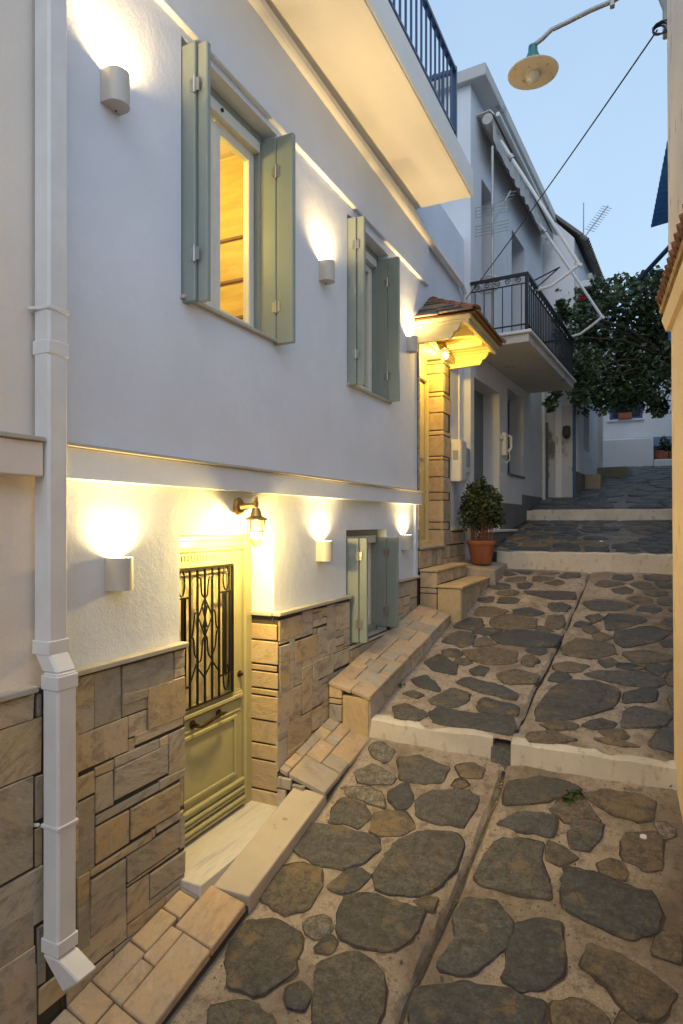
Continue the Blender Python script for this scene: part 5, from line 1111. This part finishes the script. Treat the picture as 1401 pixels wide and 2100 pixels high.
# street lamp on its curved bracket
sl_ = thing('street_lamp', 'unlit street lamp with cream enamel shade and teal neck on a curved pipe', 'street lamp', (.12, 4.55, E0 + 3.2))
YL = 4.62; lc = PY(1093, 148, YL); s = .17
MB().lathe([(s, -.012), (s * 1.02, -.004), (s * .95, .006), (s * .62, .045), (s * .40, .066), (s * .28, .072), (s * .26, .066), (s * .38, .060), (s * .60, .038), (s * .93, .0), (s * .98, -.010)], lc, 36).build('shade', 'enamel_rusty', sl_, 0, True)
MB().lathe([(.056, .060), (.054, .09), (.044, .115), (.034, .14), (.030, .185), (.020, .192)], lc, 24).build('neck', 'teal_enamel', sl_, 0, True)
MB().lathe([(.02, .06), (.03, .03), (.045, -.0), (.05, -.03), (.04, -.055), (.02, -.068), (.001, -.07)], lc, 20).build('bulb', 'bulb_off', sl_, 0, True)
arm_px = [(1106, 98), (1112, 80), (1130, 62), (1165, 45), (1210, 22), (1255, 3), (1300, -22), (1335, -28), (1352, -12), (1364, 18), (1368, 45)]
ap = [PY(u, v, YL - .0) for u, v in arm_px]; ap[0] = lc + Vector((0, 0, .185))
MB().tube(ap, .016, 10).build('arm', 'galvanised', sl_, 0, True)
k_ = PY(1366, 35, YL); MB().box(k_.x - .02, k_.x + .06, YL - .03, YL + .03, k_.z - .13, k_.z + .1).build('wall_bracket', 'galvanised', sl_, .008)
c_ = PY(1255, 6, YL); MB().box(c_.x - .012, c_.x + .018, YL - .02, YL + .02, c_.z - .03, c_.z + .03).build('clamp', 'galvanised', sl_, .004)
ck = PY(1352, 62, YL - .05); cb_ = MB()
e0_, e1_ = PY(1348, 62, YL - .03), PX(953, 617, X0 + .03)
cb_.tube([e0_.lerp(e1_, i / 24) - Vector((0, 0, .10 * 4 * (i / 24) * (1 - i / 24) * .35)) for i in range(25)], .006, 6)
for k in range(3): cb_.tube([(ck.x + (.035 + .012 * k) * math.cos(a * .57) + .01 * k, ck.y - .01 * k, ck.z + (.028 + .006 * k) * math.sin(a * .57)) for a in range(11)], .006, 5, closed=True)
cb_.tube([e1_, e1_ + Vector((.05, .02, -.06)), e1_ + Vector((.09, .0, -.18)), e1_ + Vector((.04, -.05, -.24)), e1_ + Vector((-.02, -.1, -.22))], .009, 6)
tag(cb_.build('overhead_cable', 'cable_black', None, 0, True), 'black cable strung across the lane from the lamp bracket to the white house', 'cable')

# ================================================================== BOUGAINVILLEA OVER THE LANE
tr = thing('bougainvillea', 'large dark green bougainvillea arching over the upper lane', 'tree', (.75, 14.0, gz(14)))
tz = gz(14)
MB().tube([(.75, 14, tz - .1), (.78, 14, tz + 1.0), (.62, 14, tz + 1.9), (.5, 13.95, tz + 2.6)], [.11, .095, .08, .07], 10).build('trunk', 'bark', tr, 0, True)
blobs = [(1180,640,30),(1205,620,38),(1240,610,40),(1285,605,42),(1325,600,42),(1360,600,40),(1165,690,28),(1200,690,45),(1250,680,55),(1300,670,55),(1350,665,55),(1190,745,42),(1240,750,52),(1290,740,55),(1345,735,55),(1165,770,30),(1210,795,38),(1255,800,40),(1300,790,45),(1345,785,42),(1370,700,45),(1150,650,16),(1140,800,18),(1130,830,14),(1185,815,22),(1235,820,24),(1275,820,24),(1325,820,26),(1352,832,18),(1345,575,20),(1310,580,18),(1150,625,12),(1400,640,60),(1420,740,60)]
mb = MB(); tips = []
for u, v, r in blobs:
    c = PY(u, v, random.uniform(13.2, 14.6) if u > 1196 else random.uniform(12.5, 13.0)); rm = r * c.y / 1.07 / F; tips.append((c, rm))
    leaves(mb, c, (rm * 1.15, rm * 1.1, rm), int(430 * (r / 45) ** 2) + 40, .105, .2)
for u, v in ((1160,640),(1145,660),(1165,615),(1135,845),(1150,830),(1200,845),(1240,845),(1350,850),(1356,845),(1343,558),(1360,565),(1225,575),(1270,568),(1180,600),(1150,600)):
    c = PY(u, v, 13.4); leaves(mb, c, (.16, .12, .1), 40, .08, .1)
o = mb.build('crown', 'leaf_tree', tr); o['kind'] = 'stuff'
for (c, rm) in tips[::3]:
    b0_ = Vector((.5, 13.95, tz + 2.5)); MB().tube([b0_, b0_.lerp(c, .5) + Vector((0, -.1, .15)), c], [.04, .022, .008], 6).build('limb', 'bark', tr, 0, True)
mb = MB()
for u, v in ((1190, 614), (1197, 611)): leaves(mb, PY(u, v, 12.6), (.06, .04, .03), 16, .06, .1)
mb.build('blossom', 'petal_red', tr)['kind'] = 'stuff'

# ================================================================== SMALL THINGS ON THE PAVING
gb = MB(); random.seed(11)
for _ in range(1500):
    y = random.choice((random.uniform(2.0, 4.4), random.uniform(2.0, 4.4), random.uniform(4.6, 7))); x = random.uniform(-1.88, .1)
    sz = random.uniform(.003, .008) * (1.6 if random.random() < .08 else 1); z = gz(y) + .004
    p = [(x + sz * random.uniform(.5, 1.2) * math.cos(a), y + sz * random.uniform(.5, 1.2) * math.sin(a), z - .002) for a in (.3, 1.8, 3.4, 4.9)]
    gb.add(p + [(x + random.uniform(-.3, .3) * sz, y, z + sz * random.uniform(.5, 1.))], [(0, 1, 4), (1, 2, 4), (2, 3, 4), (3, 0, 4)])
tag(gb.build('loose_grit', 'paving_pale'), 'loose pale grit scattered over the mortar of the paving', 'grit', kind='stuff')
wd = MB()
for u, v, n in ((1180, 1632, 60), (1165, 1645, 40), (1376, 1600, 50), (1372, 1612, 40), (822, 1410, 14)): leaves(wd, PG(u, v) + Vector((0, 0, .015)), (.06, .04, .02), n, .03, .1)
tag(wd.build('weeds', 'leaf_weed'), 'small green weeds growing in the cracks of the paving', 'weeds', kind='stuff')
for u, v, sz, lab in ((1320, 1722, .022, 'white plaster chip on an ochre flagstone near the corner house'), (1374, 1616, .016, 'small white chip at the foot of the corner house by the step edge'), (1200, 1062, .03, 'white scrap at the foot of the topmost step edge'), (1233, 1112, .03, 'white scrap on the blue slate paving between two step edges')):
    p = PG(u, v) + Vector((0, 0, .016)); n = 8
    pts = [(p.x + sz * random.uniform(.6, 1.1) * math.cos(k * 6.28 / n), p.y + sz * random.uniform(.6, 1.1) * math.sin(k * 6.28 / n)) for k in range(n)]
    q = MB().prism([(x, y, p.z + (y - p.y) * .22 - .004) for x, y in pts], [(x, y, p.z + (y - p.y) * .22 + .004) for x, y in pts]).build('plaster_chip', 'litter_white')
    tag(q, lab, 'chip', 'plaster chips on the paving')
